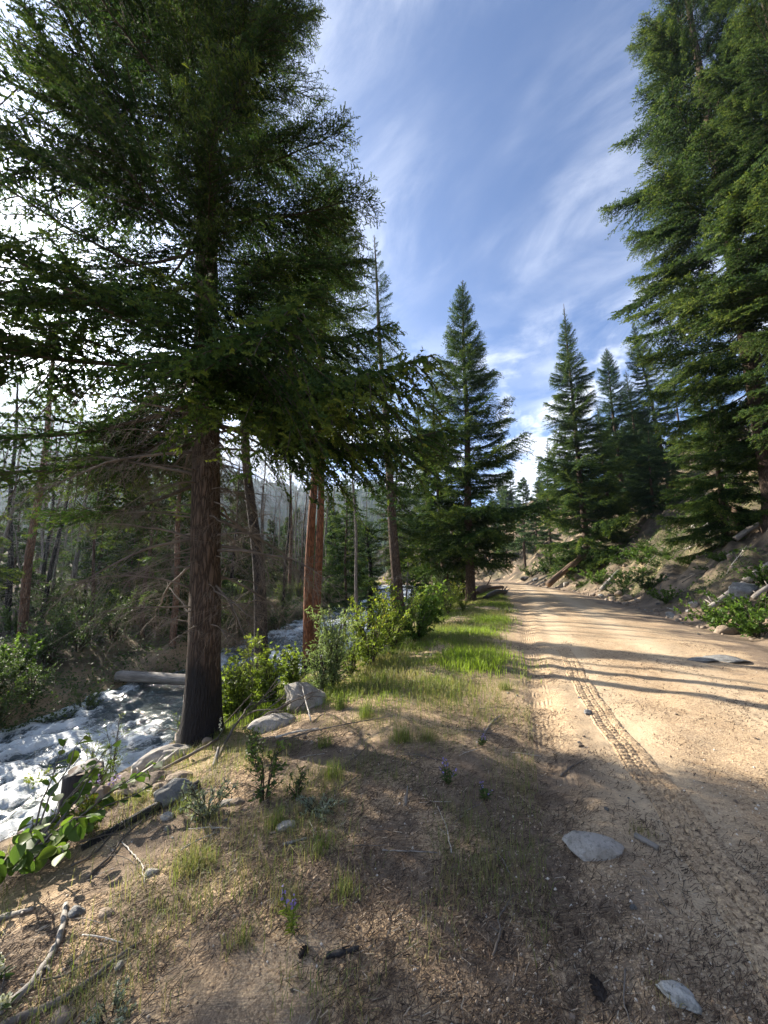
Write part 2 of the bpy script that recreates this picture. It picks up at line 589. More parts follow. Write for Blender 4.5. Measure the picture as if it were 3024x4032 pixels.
def ground_material():
    """Coarse granite sand; the 'masks' attribute says where needle litter (r), green plant cover (g) and dark soil (b), partly painted shade, lie."""
    m, nt, bs = material('ground_cover', 0.95, 0.15)
    v = coords(nt, 'Object')
    at = N(nt, 'ShaderNodeAttribute', attribute_name='masks')
    sp = nt.nodes.new('ShaderNodeSeparateColor')
    nt.links.new(at.outputs['Color'], sp.inputs[0])
    big = noise(nt, v, 0.55, 5.0, 0.6)
    mid = noise(nt, v, 5.0, 6.0, 0.65, 0.4)
    grain = noise(nt, v, 130.0, 2.0, 0.7)
    vor = N(nt, 'ShaderNodeTexVoronoi', Scale=95.0)
    nt.links.new(v, vor.inputs['Vector'])
    sand = ramp(nt, mth(nt, 'ADD', mth(nt, 'MULTIPLY', mid, 0.6), mth(nt, 'MULTIPLY', big, 0.4)), [(0.32, (0.38, 0.27, 0.165)), (0.55, (0.52, 0.39, 0.25)), (0.75, (0.62, 0.49, 0.33))])
    sand = mixc(nt, 1.0, sand, ramp(nt, grain, gray((0.25, 0.62), (0.75, 1.25))), 'MULTIPLY')
    sep = nt.nodes.new('ShaderNodeSeparateColor')
    nt.links.new(vor.outputs['Color'], sep.inputs[0])
    sand = mixc(nt, 0.75, sand, ramp(nt, sep.outputs[0], [(0.0, (0.5, 0.44, 0.40)), (0.5, (1.0, 1.0, 1.0)), (1.0, (1.3, 1.28, 1.22))]), 'MULTIPLY')
    # fallen needles: short dark strokes in several directions
    strokes = None
    for ang, sc in ((0.3, 1.0), (1.35, 1.15), (2.4, 0.9)):
        mp = N(nt, 'ShaderNodeMapping')
        mp.inputs['Rotation'].default_value = (0, 0, ang)
        mp.inputs['Scale'].default_value = (14 * sc, 120 * sc, 20)
        nt.links.new(nt.nodes.new('ShaderNodeTexCoord').outputs['Object'], mp.inputs[0])
        s = ramp(nt, noise(nt, mp.outputs[0], 1.0, 2.0, 0.5, 0.8), gray((0.50, 0.0), (0.60, 1.0)))
        strokes = s if strokes is None else mth(nt, 'MAXIMUM', strokes, s)
    lit_col = ramp(nt, mth(nt, 'ADD', mth(nt, 'MULTIPLY', grain, 0.5), mth(nt, 'MULTIPLY', mid, 0.5)), [(0.3, (0.085, 0.065, 0.050)), (0.5, (0.18, 0.135, 0.098)), (0.72, (0.34, 0.265, 0.185))])
    amount = mth(nt, 'ADD', mth(nt, 'MULTIPLY', sp.outputs[0], 1.7), mth(nt, 'MULTIPLY', mth(nt, 'SUBTRACT', mid, 0.5), 1.6))
    cover = mth(nt, 'ADD', mth(nt, 'MULTIPLY', strokes, mth(nt, 'MULTIPLY', amount, 0.75, True)), mth(nt, 'MULTIPLY', mth(nt, 'SUBTRACT', amount, 0.62, True), 1.3), True)
    col = mixc(nt, mth(nt, 'MULTIPLY', cover, 0.93), sand, lit_col)
    green = ramp(nt, mid, [(0.3, (0.075, 0.080, 0.030)), (0.7, (0.115, 0.135, 0.040))])
    gm = mth(nt, 'MULTIPLY', sp.outputs[1], ramp(nt, noise(nt, v, 9.0, 5.0, 0.7), gray((0.36, 0.15), (0.6, 1.0))), True)
    col = mixc(nt, gm, col, green)
    soil_shade = ramp(nt, mid, [(0.3, (0.030, 0.026, 0.020)), (0.7, (0.085, 0.070, 0.050))])
    col = mixc(nt, sp.outputs[2], col, soil_shade)
    nt.links.new(col, bs.inputs['Base Color'])
    h = mth(nt, 'ADD', mth(nt, 'MULTIPLY', vor.outputs['Distance'], -0.6), mth(nt, 'MULTIPLY', grain, 0.7))
    b = bump(nt, bs, mid, 0.55, 0.035)
    b = bump(nt, bs, strokes, 0.3, 0.008, b)
    bump(nt, bs, h, 0.75, 0.007, b)
    return m, nt, bs, h, b


GROUND, *_ = ground_material()
ROAD, _nt, _bs, _h, _b = ground_material()
ROAD.name = 'sandy_road'
# path coordinates stored in the 'trk' attribute
_at = N(_nt, 'ShaderNodeAttribute', attribute_name='trk')
_sp = _nt.nodes.new('ShaderNodeSeparateColor')
_nt.links.new(_at.outputs['Color'], _sp.inputs[0])
_ss, _dd = _sp.outputs[0], _sp.outputs[1]
_old = _bs.inputs['Base Color'].links[0].from_socket
_bw = mth(_nt, 'ADD', _sp.outputs[2], mth(_nt, 'MULTIPLY', mth(_nt, 'SUBTRACT', noise(_nt, coords(_nt), 0.8, 4.0), 0.5), 0.5))
_band = mth(_nt, 'MAXIMUM', ramp(_nt, mth(_nt, 'ABSOLUTE', mth(_nt, 'SUBTRACT', _bw, 0.78)), gray((0.15, 1.0), (0.5, 0.0))), ramp(_nt, mth(_nt, 'ABSOLUTE', mth(_nt, 'SUBTRACT', _bw, 2.45)), gray((0.15, 1.0), (0.55, 0.0))))
_nt.links.new(mixc(_nt, mth(_nt, 'MULTIPLY', _band, 0.55), _old, (0.60, 0.47, 0.315)), _bs.inputs['Base Color'])
# fine ribbed ruts nearer the verge
_rb = mth(_nt, 'SINE', mth(_nt, 'ADD', mth(_nt, 'MULTIPLY', _sp.outputs[2], 125.0), mth(_nt, 'MULTIPLY', noise(_nt, coords(_nt), 4.0, 4.0), 7.0)))
_rbin = ramp(_nt, mth(_nt, 'ABSOLUTE', _sp.outputs[2]), gray((0.16, 1.0), (0.24, 0.0)))
_rbw = ramp(_nt, noise(_nt, coords(_nt), 5.0, 6.0, 0.7), gray((0.46, 0.0), (0.66, 0.7)))
_b3 = N(_nt, 'ShaderNodeBump', Strength=0.7, Distance=0.016)
_nt.links.new(mth(_nt, 'MULTIPLY', mth(_nt, 'MULTIPLY', _rb, _rbin), _rbw), _b3.inputs['Height'])
_nt.links.new(_bs.inputs['Normal'].links[0].from_socket, _b3.inputs['Normal'])
_nt.links.new(_b3.outputs[0], _bs.inputs['Normal'])

# ------------------------------------------------------------------ the land: one height field, cut along the road's ragged edge
def sinh_axis(lo, hi, c, n, centre):
    a, b = math.asinh((lo - centre) / c), math.asinh((hi - centre) / c)
    return centre + c * np.sinh(np.linspace(a, b, n))


GX = sinh_axis(-230, 260, 2.2, 470, 0.6)
GY = sinh_axis(-26, 330, 2.4, 490, 2.6)
gx, gy = np.meshgrid(GX, GY)
gz = height(gx, gy)


def land_masks(x, y):
    xl, xr, xb, xc = x_left(y), x_right(y), x_brink(y), x_creek(y)
    n1, n2, n3 = fbm(x * 0.9, y * 0.9, 71, 4), fbm(x * 2.6, y * 2.6, 75, 4), fbm(x * 0.3, y * 0.3, 79, 3)
    d = (x - xr) * 0.96
    dl = (xl - x)
    on = (dl < 0) & (d < 0)
    # needle litter
    fore = 1 - sstep(3.4, 5.0, y + 0.5 * n1)
    lit_left = np.clip(0.42 * fore * sstep(-1.9, 0.3, dl + 0.4 * n1) + 0.15 + 0.55 * n2, 0, 1)
    lit_left = np.where(dl > 0, np.maximum(lit_left, 0.16), lit_left * 0.9)
    edge = np.exp(-((d + 0.1 + 0.5 * n1) / 0.75) ** 2) * (0.62 + 0.3 * n2)
    lit_road = np.clip(0.05 + 0.16 * n2 + 0.5 * np.exp(-((dl + 0.15) / 0.35) ** 2) * (0.5 + n1) + edge + 0.30 * fore * np.exp(-np.maximum(-dl, 0) / 0.9), 0, 1)
    lit_right = np.clip(0.85 + 0.5 * n1 + 0.3 * n2, 0.1, 1)  # raised on the cut bank also to paint in its shade
    wl_ = sstep(-0.9, 0.7, dl + 0.5 * n1)
    litter = np.where(d >= 0, np.maximum(lit_right, edge), lit_road * (1 - wl_) + lit_left * wl_)
    # green cover
    sh = sstep(0.05, 0.7, dl + 0.35 * n1) * (1 - sstep(0.0, 1.4, (xb - x) - 1.0))
    green_l = sh * sstep(4.8, 6.8, y + 0.8 * n1) * (0.42 + 0.5 * n2)
    green_r = sstep(1.0, 2.2, d) * (1 - sstep(9, 14, d)) * np.clip(0.5 + 0.9 * n3 + 0.5 * n1, 0, 1) * 0.85
    c = (x - xc) * 0.87
    far = sstep(0.6, 2.2, -c - CREEK_HALF)
    green = np.clip(np.where(d > 0, green_r, green_l) + 0.75 * far * (0.8 + n1), 0, 1)
    # dark moist soil: creek banks and forest floor, far bank darker for painted shade
    soil_shade = np.clip((1 - sstep(1.7, 3.0, np.abs(c) + 0.4 * n1)) * 0.95 + far * (0.75 + 0.4 * n1), 0, 1) * (x < xl)
    soil_shade = np.maximum(soil_shade, 0.85 * sstep(0.8, 2.0, d) * np.clip(0.80 + 0.8 * n2 + 0.5 * n1, 0, 1))  # cut bank: bare earth, plus its shade put into the colour
    soil_shade = np.maximum(soil_shade, sstep(0.4, 1.6, xb - x) * np.clip(0.32 + 0.6 * n2, 0, 1) * (c > 0))
    return np.stack([litter, green, soil_shade, np.ones_like(litter)], -1)


masks = land_masks(gx, gy)
ny, nx = gx.shape
idx = np.arange(ny * nx).reshape(ny, nx)
quads = np.stack([idx[:-1, :-1], idx[:-1, 1:], idx[1:, 1:], idx[1:, :-1]], -1).reshape(-1, 4)
cxq, cyq = (gx[:-1, :-1] + gx[1:, 1:]) / 2, (gy[:-1, :-1] + gy[1:, 1:]) / 2
wob = 0.28 * fbm(cxq * 1.3, cyq * 1.3, 91, 3)
is_road = ((cxq > x_left(cyq) + wob) & (cxq < x_right(cyq) + wob)).ravel()
is_right = (~is_road) & (cxq.ravel() > (x_left(cyq) + x_right(cyq)).ravel() / 2)
is_far = (~is_road) & (~is_right) & (((cxq - x_creek(cyq)) < 0).ravel())
ALLV = np.stack([gx, gy, gz], -1).reshape(-1, 3)
ALLM = masks.reshape(-1, 4)
TRK = np.stack([gy / math.cos(math.atan(0.32)), (gx - (1.0 + 0.32 * gy)) * 0.95, gx - (0.14 + 0.345 * gy), np.ones_like(gx)], -1).reshape(-1, 4)
for nm, sel, mt in (('dirt_road', is_road, ROAD), ('hillside', is_right, GROUND), ('far_bank', is_far, GROUND), ('ground', ~(is_road | is_right | is_far), GROUND)):
    q = quads[sel]
    used, inv = np.unique(q, return_inverse=True)
    me = new_mesh(nm, ALLV[used], inv.reshape(-1, 4), [mt], True, masks=ALLM[used])
    if nm == 'dirt_road':
        a_ = me.attributes.new('trk', 'FLOAT_COLOR', 'POINT')
        a_.data.foreach_set('color', TRK[used].astype(np.float32).ravel())
    tag(link(nm, me), kind='structure')


def gh(x, y):
    return float(height(np.array([x]), np.array([y]))[0])


# the tyre track: tread blocks pressed into the sand, laid as a fine strip that dips under the road at its edges
ts = np.linspace(1.2, 8.5, 900)
tc_ = np.linspace(-0.16, 0.16, 40)
tss, tcc = np.meshgrid(ts, tc_, indexing='ij')
path = lambda y: 1.0 + 0.32 * y + 0.05 * np.sin(y * 0.9) + 0.02 * noise2(y * 2.1, 0 * y, 87)
trx = path(tss) + tcc * 0.952
try_ = tss - tcc * 0.305
wav = tcc + 0.006 * noise2(tss * 8, tcc * 8, 88)
ph = tss / 0.064 + np.abs(wav) * 4.0 + 0.5 * (wav > 0)
blk = sstep(0.30, 0.50, np.abs((ph % 1.0) - 0.5) * 2) * sstep(0.12, 0.30, np.abs(((wav + 0.5) / 0.072) % 1.0 - 0.5) * 2)
fade = sstep(0.13, 0.105, np.abs(tcc))
worn = sstep(-0.55, 0.15, fbm(tss * 0.9, tcc * 4, 89, 3)) * sstep(8.5, 6.0, tss) * (0.65 + 0.35 * noise2(trx * 14, try_ * 14, 90))
worn = np.maximum(worn, 0.75 * sstep(4.2, 3.2, tss))
trz = height(trx, try_) + 0.006 - 0.035 * sstep(0.12, 0.16, np.abs(tcc)) + 0.017 * blk * fade * worn + 0.004 * (0.5 + noise2(trx * 9, try_ * 9, 93)) * np.exp(-((np.abs(tcc) - 0.122) / 0.02) ** 2) + 0.003 * noise2(trx * 40, try_ * 40, 92)
tj = np.arange(trx.size).reshape(trx.shape)
tq = np.stack([tj[:-1, :-1], tj[:-1, 1:], tj[1:, 1:], tj[1:, :-1]], -1).reshape(-1, 4)
tag(link('tyre_track', new_mesh('tyre_track', np.stack([trx, try_, trz], -1).reshape(-1, 3), tq, [GROUND], True, masks=np.clip(land_masks(trx, try_).reshape(-1, 4) * np.array([0.45, 1, 1, 1]), 0, 1))), kind='structure')

# ------------------------------------------------------------------ the creek
m, nt, bs = material('white_water', 0.12, 0.5)
v = N(nt, 'ShaderNodeMapping', vector_type='TEXTURE')
v.inputs['Rotation'].default_value = (0, 0, math.radians(60))
v.inputs['Scale'].default_value = (2.3, 1.0, 1.0)
nt.links.new(nt.nodes.new('ShaderNodeTexCoord').outputs['Object'], v.inputs[0])
v = v.outputs[0]
at = N(nt, 'ShaderNodeAttribute', attribute_name='tint')
f1 = noise(nt, v, 5.5, 9.0, 0.75, 1.6)
f2 = noise(nt, v, 34.0, 6.0, 0.75, 0.8)
foam = ramp(nt, mth(nt, 'ADD', at.outputs['Fac'], mth(nt, 'ADD', mth(nt, 'MULTIPLY', mth(nt, 'SUBTRACT', f1, 0.5), 1.5), mth(nt, 'MULTIPLY', mth(nt, 'SUBTRACT', f2, 0.5), 1.5))), gray((0.46, 0.0), (0.82, 1.0)))
nt.links.new(mixc(nt, foam, (0.045, 0.070, 0.072), (0.74, 0.80, 0.81)), bs.inputs['Base Color'])
nt.links.new(ramp(nt, foam, gray((0.0, 0.10), (1.0, 0.55))), bs.inputs['Roughness'])
b = bump(nt, bs, f1, 0.9, 0.09)
bump(nt, bs, f2, 0.8, 0.04, b)
WATER = m
wy = np.concatenate([np.linspace(-12, 4, 90), np.linspace(4.06, 24, 330), np.linspace(24.2, 60, 90)])
wc = np.linspace(-1, 1, 72) * (CREEK_HALF + 1.0)
wyy, wcc = np.meshgrid(wy, wc, indexing='ij')
wxx = x_creek(wyy) + wcc / 0.87
flow = wyy + 0.5 * wcc
t1 = fbm(wcc * 1.1, flow * 0.55, 101, 4)
rid = 1 - np.abs(fbm(wcc * 1.9, flow * 1.15, 105, 4))
chop = fbm(wcc * 5, flow * 4.0, 109, 3)
turb = 0.55 + 0.45 * sstep(-0.4, 0.5, fbm(wcc * 0.35, flow * 0.22, 113, 2) + 0.75 * sstep(10.5, 7.5, wyy) + 0.5 * sstep(14, 16, wyy))
wzz = water_z(wyy) + turb * (0.07 * t1 + 0.11 * (rid - 0.6)) + (0.35 + 0.65 * turb) * (0.050 * chop + 0.030 * fbm(wcc * 11, flow * 8, 117, 2))
foam_sparkle_a = np.clip(0.10 + 0.62 * turb * (rid - 0.35) + 0.55 * turb * t1 + 0.40 * sstep(12.0, 9.0, wyy) + 0.3 * sstep(14.4, 15.4, wyy) - 0.12 * np.exp(-((wyy - 12.6) / 1.2) ** 2), 0, 1)  # near reach whitened beyond its froth to paint in sun sparkles
n0, n1_ = wyy.shape
wi = np.arange(n0 * n1_).reshape(n0, n1_)
wq = np.stack([wi[:-1, :-1], wi[1:, :-1], wi[1:, 1:], wi[:-1, 1:]], -1).reshape(-1, 4)
tag(link('creek_water', new_mesh('creek_water', np.stack([wxx, wyy, wzz], -1).reshape(-1, 3), wq[:, ::-1], [WATER], True, tint=foam_sparkle_a.ravel())), kind='structure')

# ------------------------------------------------------------------ mountains beyond the valley
m, nt, bs = material('mountain_forest', 0.95, 0.1)
v = coords(nt, 'Object')
a = noise(nt, v, 0.02, 6.0, 0.6)
b_ = noise(nt, v, 0.25, 4.0, 0.65)
col = ramp(nt, mth(nt, 'ADD', mth(nt, 'MULTIPLY', a, 0.55), mth(nt, 'MULTIPLY', b_, 0.45)), [(0.38, (0.040, 0.058, 0.034)), (0.52, (0.085, 0.090, 0.060)), (0.60, (0.20, 0.185, 0.150)), (0.68, (0.29, 0.27, 0.24))])
nt.links.new(col, bs.inputs['Base Color'])
bump(nt, bs, b_, 0.8, 3.0)
MOUNTAIN = m


def ridge_elev(az):      # skyline elevation in degrees against azimuth in degrees (0 = +Y, + towards +X)
    return np.interp(az, [-180, -110, -70, -56, -47, -36, -28, -20, -10, -2, 6, 12, 18, 26, 40, 90, 180],
                     [7, 10, 16, 19, 20.5, 18.5, 16, 13.5, 11.8, 12.8, 12.2, 9.0, 6.5, 6.5, 8, 8, 7])


azs = np.radians(np.linspace(-100, 48, 300))
fr = np.linspace(0, 1, 46)
aa, ff = np.meshgrid(azs, fr)
rr = 170 + ff * 420
top = np.tan(np.radians(ridge_elev(np.degrees(aa)))) * 590
hh = -6 + (top + 6) * (ff ** 1.25) + 22 * ff * (1 - ff) * fbm(aa * 14, ff * 4, 131, 4) + 7 * ff * fbm(aa * 40, ff * 6, 135, 3)
mx_, my_ = rr * np.sin(aa), rr * np.cos(aa)
mi = np.arange(aa.size).reshape(aa.shape)
mq = np.stack([mi[:-1, :-1], mi[:-1, 1:], mi[1:, 1:], mi[1:, :-1]], -1).reshape(-1, 4)
tag(link('mountain', new_mesh('mountain', np.stack([mx_, my_, hh], -1).reshape(-1, 3), mq, [MOUNTAIN], True)), kind='structure')
# the wood on its flank reads as one mass
rg = rng_for(5)
K = 5200
ka, kf = rg.uniform(math.radians(-64), math.radians(16), K), rg.uniform(0, 1, K) ** 0.8
keep = fbm(ka * 20, kf * 6, 141, 3) > -0.35
ka, kf = ka[keep], kf[keep]
kr = 170 + kf * 420
kt = np.tan(np.radians(ridge_elev(np.degrees(ka)))) * 590
kz = -6 + (kt + 6) * (kf ** 1.25) + 22 * kf * (1 - kf) * fbm(ka * 14, kf * 4, 131, 4) + 7 * kf * fbm(ka * 40, kf * 6, 135, 3) - 0.8
kh, kw = rg.uniform(7, 15, len(ka)), rg.uniform(1.3, 2.6, len(ka))
cone = []
for lev, (z0, z1, w) in enumerate(((0.08, 0.55, 1.0), (0.35, 0.8, 0.7), (0.6, 1.0, 0.42))):
    for q in range(5):
        a0 = q * 1.2566 + lev
        cone += [(w * math.cos(a0), w * math.sin(a0), z0), (w * math.cos(a0 + 1.1), w * math.sin(a0 + 1.1), z0 + 0.04), (0, 0, z1)]
cone = np.array(cone)
cv = cone[None] * np.stack([kw, kw, kh], -1)[:, None] + np.stack([kr * np.sin(ka), kr * np.cos(ka), kz], -1)[:, None]
ct = np.arange(cv.shape[0] * cv.shape[1]).reshape(-1, 3)
tag(link('mountain_forest', new_mesh('mountain_forest', cv.reshape(-1, 3), ct, [NEEDLES_BLUE], tint=np.repeat(rg.uniform(0.1, 0.8, len(ka)), cv.shape[1]))), kind='stuff')

# ------------------------------------------------------------------ conifers
def needle_template(rng, n, spread, width, lead=0.55):
    """One shoot of unit length along +X: n needle-shaped triangles set round the axis."""
    f = np.linspace(0.04, 0.92, n)
    ph = rng.uniform(0, 2 * math.pi, n) + np.arange(n) * 2.4
    out = np.stack([np.zeros(n), np.cos(ph), 0.75 * np.sin(ph)], -1)
    tip = np.stack([f + spread * lead, np.zeros(n), np.zeros(n)], -1) + out * spread * 0.8
    base = np.stack([f, np.zeros(n), np.zeros(n)], -1)
    side = np.cross(tip - base, out + np.array([0.3, 0.2, 0.1]))
    side /= np.linalg.norm(side, axis=1, keepdims=True) + 1e-9
    return np.stack([base - side * width, base + side * width, tip], 1).reshape(-1, 3)


_tr = rng_for(11)
SHOOT_FINE = [needle_template(_tr, 11, 0.28, 0.098) for _ in range(4)]
SHOOT_MID = [needle_template(_tr, 7, 0.38, 0.11) for _ in range(4)]
SHOOT_FAR = [needle_template(_tr, 4, 0.60, 0.13) for _ in range(4)]


def place_shoots(pos, dirs, length, tint, templates, rng):
    """Needle triangles for many shoots at once: vertices and per-vertex tint."""
    n = len(pos)
    d = dirs / (np.linalg.norm(dirs, axis=1, keepdims=True) + 1e-9)
    up = np.array([0.0, 0.0, 1.0]) + rng.normal(0, 0.5, (n, 3))
    u = np.cross(d, up)
    u /= np.linalg.norm(u, axis=1, keepdims=True) + 1e-9
    w = np.cross(d, u)
    vs, ts = [], []
    pick = rng.integers(0, len(templates), n)
    for k, T in enumerate(templates):
        s = pick == k
        if not s.any():
            continue
        L = length[s][:, None, None]
        v = pos[s][:, None] + L * (T[None, :, 0:1] * d[s][:, None] + T[None, :, 1:2] * u[s][:, None] + T[None, :, 2:3] * w[s][:, None])
        vs.append(v.reshape(-1, 3))
        ts.append(np.repeat(tint[s], len(T)))
    return np.vstack(vs), np.concatenate(ts)


def branch_proto(seed, L=3.0, sag=0.0, tip_up=0.12, bare=0.12, twig_gap=0.13, reach=0.42, hang=0.22, gap=0.075, slen=0.15, fork=0.0):
    """A fir bough along +X: a limb, side twigs in a loose flat fan, shoots along the twigs."""
    r = rng_for(seed)
    n = 10
    t = np.linspace(0, 1, n)
    wob = np.cumsum(r.normal(0, 0.012 * L, n)) * t
    limb = np.stack([L * t, wob, L * (-sag * t + (tip_up + sag * 0.6) * t ** 2.2)], -1)
    wood = Soup()
    wood.tube(limb, np.interp(t, [0, 1], [0.0095 * L, 0.0018 * L]), 5)
    P, D, S, C = [], [], [], []
    m = int(L * (1 - bare) / twig_gap * 2)
    for k in range(m):
        tt = bare + (1 - bare) * (k + r.uniform(0, 0.8)) / m
        base = np.array([np.interp(tt, t, limb[:, c]) for c in range(3)])
        side = 1 if k % 2 else -1
        w = (tt - bare) / (1 - bare)
        l2 = L * reach * (0.30 + 0.9 * math.sin(math.pi * min(1, 0.16 + 0.84 * w)) ** 0.8) * (1 - 0.45 * w) * r.uniform(0.55, 1.15)
        a = side * math.radians(r.uniform(38, 68) - 18 * w)
        dv = np.array([math.cos(a), math.sin(a), r.normal(0.02, 0.14)])
        s = np.linspace(0, 1, 5)
        tw = base + l2 * (s[:, None] * dv + np.stack([0.12 * s ** 2, 0 * s, -hang * s ** 1.7 * r.uniform(0.5, 1.5)], -1))
        wood.tube(tw, np.interp(s, [0, 1], [0.0035 * L * 0.8, 0.0012 * L]), 3, cap=False)
        q = max(3, int(l2 / gap))
        ss = np.repeat(np.linspace(0.10, 1.0, q), 2)
        ss = np.clip(ss + r.normal(0, 0.03, 2 * q), 0.04, 1)
        pos = np.stack([np.interp(ss, s, tw[:, c]) for c in range(3)], -1)
        sd = np.where(np.arange(2 * q) % 2, 1.0, -1.0)
        perp = np.array([-dv[1], dv[0], 0.0])
        dirs = dv[None] * r.uniform(0.5, 1.0, 2 * q)[:, None] + perp[None] * (sd * r.uniform(0.4, 1.0, 2 * q))[:, None] + np.stack([np.zeros(2 * q), np.zeros(2 * q), r.normal(-hang * 0.9, 0.32, 2 * q)], -1)
        ln = slen * r.uniform(0.55, 1.25, 2 * q) * (1 - 0.25 * ss)
        P.append(pos); D.append(dirs); S.append(ln)
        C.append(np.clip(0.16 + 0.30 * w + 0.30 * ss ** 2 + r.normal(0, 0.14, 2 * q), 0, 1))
    q = int(L / gap * 0.9)
    tt = np.linspace(max(bare, 0.35), 1, q)
    pos = np.stack([np.interp(tt, t, limb[:, c]) for c in range(3)], -1)
    P.append(pos)
    D.append(np.stack([r.uniform(0.4, 1, q), r.normal(0, 0.6, q), r.normal(0.05, 0.4, q)], -1))
    S.append(slen * r.uniform(0.6, 1.1, q))
    C.append(np.clip(0.3 + 0.5 * tt + r.normal(0, 0.12, q), 0, 1))
    return dict(L=L, wood=wood.arrays(), P=np.vstack(P), D=np.vstack(D), S=np.concatenate(S), C=np.concatenate(C))


def dead_proto(seed, L=2.2, twigs=26, fine=6):
    """A bare lower limb, drooping, with thin crooked twigs."""
    r = rng_for(seed)
    n = 11
    t = np.linspace(0, 1, n)
    droop = r.uniform(0.10, 0.42)
    limb = np.stack([L * t * (1 - 0.18 * t), np.cumsum(r.normal(0, 0.022 * L, n)) * t, L * (0.10 * t - droop * t ** 2) + np.cumsum(r.normal(0, 0.008 * L, n)) * t], -1)
    s_ = Soup()
    s_.tube(limb, np.interp(t, [0, 1], [0.0105 * L, 0.0014 * L]), 5)
    for k in range(twigs):
        tt = 0.2 + 0.8 * (k + r.uniform(0, 1)) / twigs
        base = np.array([np.interp(tt, t, limb[:, c]) for c in range(3)])
        l2 = L * r.uniform(0.12, 0.38) * (1.15 - 0.6 * tt)
        a = r.choice([-1, 1]) * math.radians(r.uniform(25, 80))
        dv = np.array([math.cos(a), math.sin(a), r.normal(-0.12, 0.35)])
        s = np.linspace(0, 1, 5)
        tw = base + l2 * (s[:, None] * dv + np.stack([0 * s, 0 * s, -r.uniform(0.1, 0.75) * s ** 2], -1) + r.normal(0, 0.03, (5, 3)) * s[:, None])
        s_.tube(tw, np.interp(s, [0, 1], [0.0034, 0.0011]) * L / 2.2, 3, cap=False)
        for j in range(fine):
            sj = r.uniform(0.25, 1)
            b2 = np.array([np.interp(sj, s, tw[:, c]) for c in range(3)])
            d2 = dv + r.normal(0, 0.75, 3) + np.array([0, 0, -0.35])
            l3 = l2 * r.uniform(0.2, 0.55)
            q = np.linspace(0, 1, 3)
            s_.tube(b2 + l3 * (q[:, None] * d2 + np.stack([0 * q, 0 * q, -0.25 * q ** 2], -1)), np.interp(q, [0, 1], [0.0018, 0.0008]) * L / 2.2, 3, cap=False)
    return dict(L=L, wood=s_.arrays())


# boughs of four characters
UPPER = [branch_proto(200 + i, 2.6, 0.05, 0.16, 0.08, 0.088, 0.36, 0.16, 0.060, 0.155) for i in range(4)]
MIDDLE = [branch_proto(220 + i, 3.2, 0.12, 0.14, 0.12, 0.092, 0.38, 0.30, 0.062, 0.17) for i in range(5)]
DROOP = [branch_proto(240 + i, 3.2, 0.28, 0.12, 0.16, 0.086, 0.36, 0.60, 0.060, 0.165) for i in range(4)]
SPARSE = [branch_proto(260 + i, 3.2, 0.16, 0.10, 0.26, 0.15, 0.34, 0.30, 0.085, 0.145) for i in range(4)]
THIN = [branch_proto(280 + i, 2.2, 0.02, 0.22, 0.16, 0.20, 0.32, 0.16, 0.11, 0.17) for i in range(4)]
SHORT = [branch_proto(290 + i, 1.25, 0.06, 0.14, 0.06, 0.095, 0.42, 0.20, 0.062, 0.15) for i in range(3)]
DEAD = [dead_proto(300 + i) for i in range(8)]


def bough_mesh(p, name, templates, mat):
    r = rng_for(int(p['P'][0, 1] * 1e6) % 9999 + 7)
    V, t = place_shoots(p['P'], p['D'], p['S'], p['C'], templates, r)
    return new_mesh(name, V, np.arange(len(V)).reshape(-1, 3), [mat], False, t)


for fam in (UPPER, MIDDLE, DROOP, SPARSE):
    for p in fam:
        V, Q, T, t = p['wood']
        p['wood_mesh'] = new_mesh('branch', V, [Q, T], [TWIG_GREEN], True, t)
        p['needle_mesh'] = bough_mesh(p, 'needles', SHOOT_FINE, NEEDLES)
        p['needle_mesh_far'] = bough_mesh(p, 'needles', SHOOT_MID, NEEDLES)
for p in DEAD:
    V, Q, T, t = p['wood']
    p['wood_mesh'] = new_mesh('dead_branch', V, [Q, T], [TWIG], True, t)


def trunk_soup(base, top, r0, r1, sides=14, rings=40, flare=0.5, wob=0.05, seed=0, ridges=0.0):
    """Trunk from (0,0,-0.35) to the top offset; returns the soup and a function height -> point."""
    r = rng_for(seed)
    off = np.array(top) - np.array(base)
    s = np.concatenate([[-0.02], np.linspace(0, 1, rings) ** 1.25])
    wx, wy_ = r.uniform(0, 6, 2)
    bend = wob * np.sin(np.pi * np.clip(s, 0, 1))
    pts = np.stack([off[0] * s + bend * math.cos(wx) + 0.3 * wob * np.sin(s * 13 + wx), off[1] * s + bend * math.sin(wx) + 0.3 * wob * np.sin(s * 11 + wy_), off[2] * s], -1)
    hz = np.clip(pts[:, 2], 0, None)
    rad = r1 + (r0 - r1) * (1 - np.clip(s, 0, 1)) ** 0.9 + r0 * flare * np.exp(-hz / (1.6 * r0))
    pts[0, 2] = -0.5
    V, Q, T = tube(pts, rad, sides)
    if ridges:
        nside = len(pts) * sides
        ang = np.tile(np.arange(sides) * 2 * math.pi / sides, len(pts))
        z = np.repeat(pts[:, 2], sides)
        f = noise3(np.cos(ang) * 4.2, np.sin(ang) * 4.2, z * 1.1, seed + 3) + 0.6 * noise3(np.cos(ang) * 9, np.sin(ang) * 9, z * 3.0, seed + 4)
        ctr = np.repeat(pts, sides, 0)
        V[:nside] += (V[:nside] - ctr) * (f * ridges)[:, None]

    def at(h):
        return np.array([np.interp(h, pts[1:, 2], pts[1:, c]) for c in range(3)]), float(np.interp(h, pts[1:, 2], rad[1:]))
    return V, Q, T, at


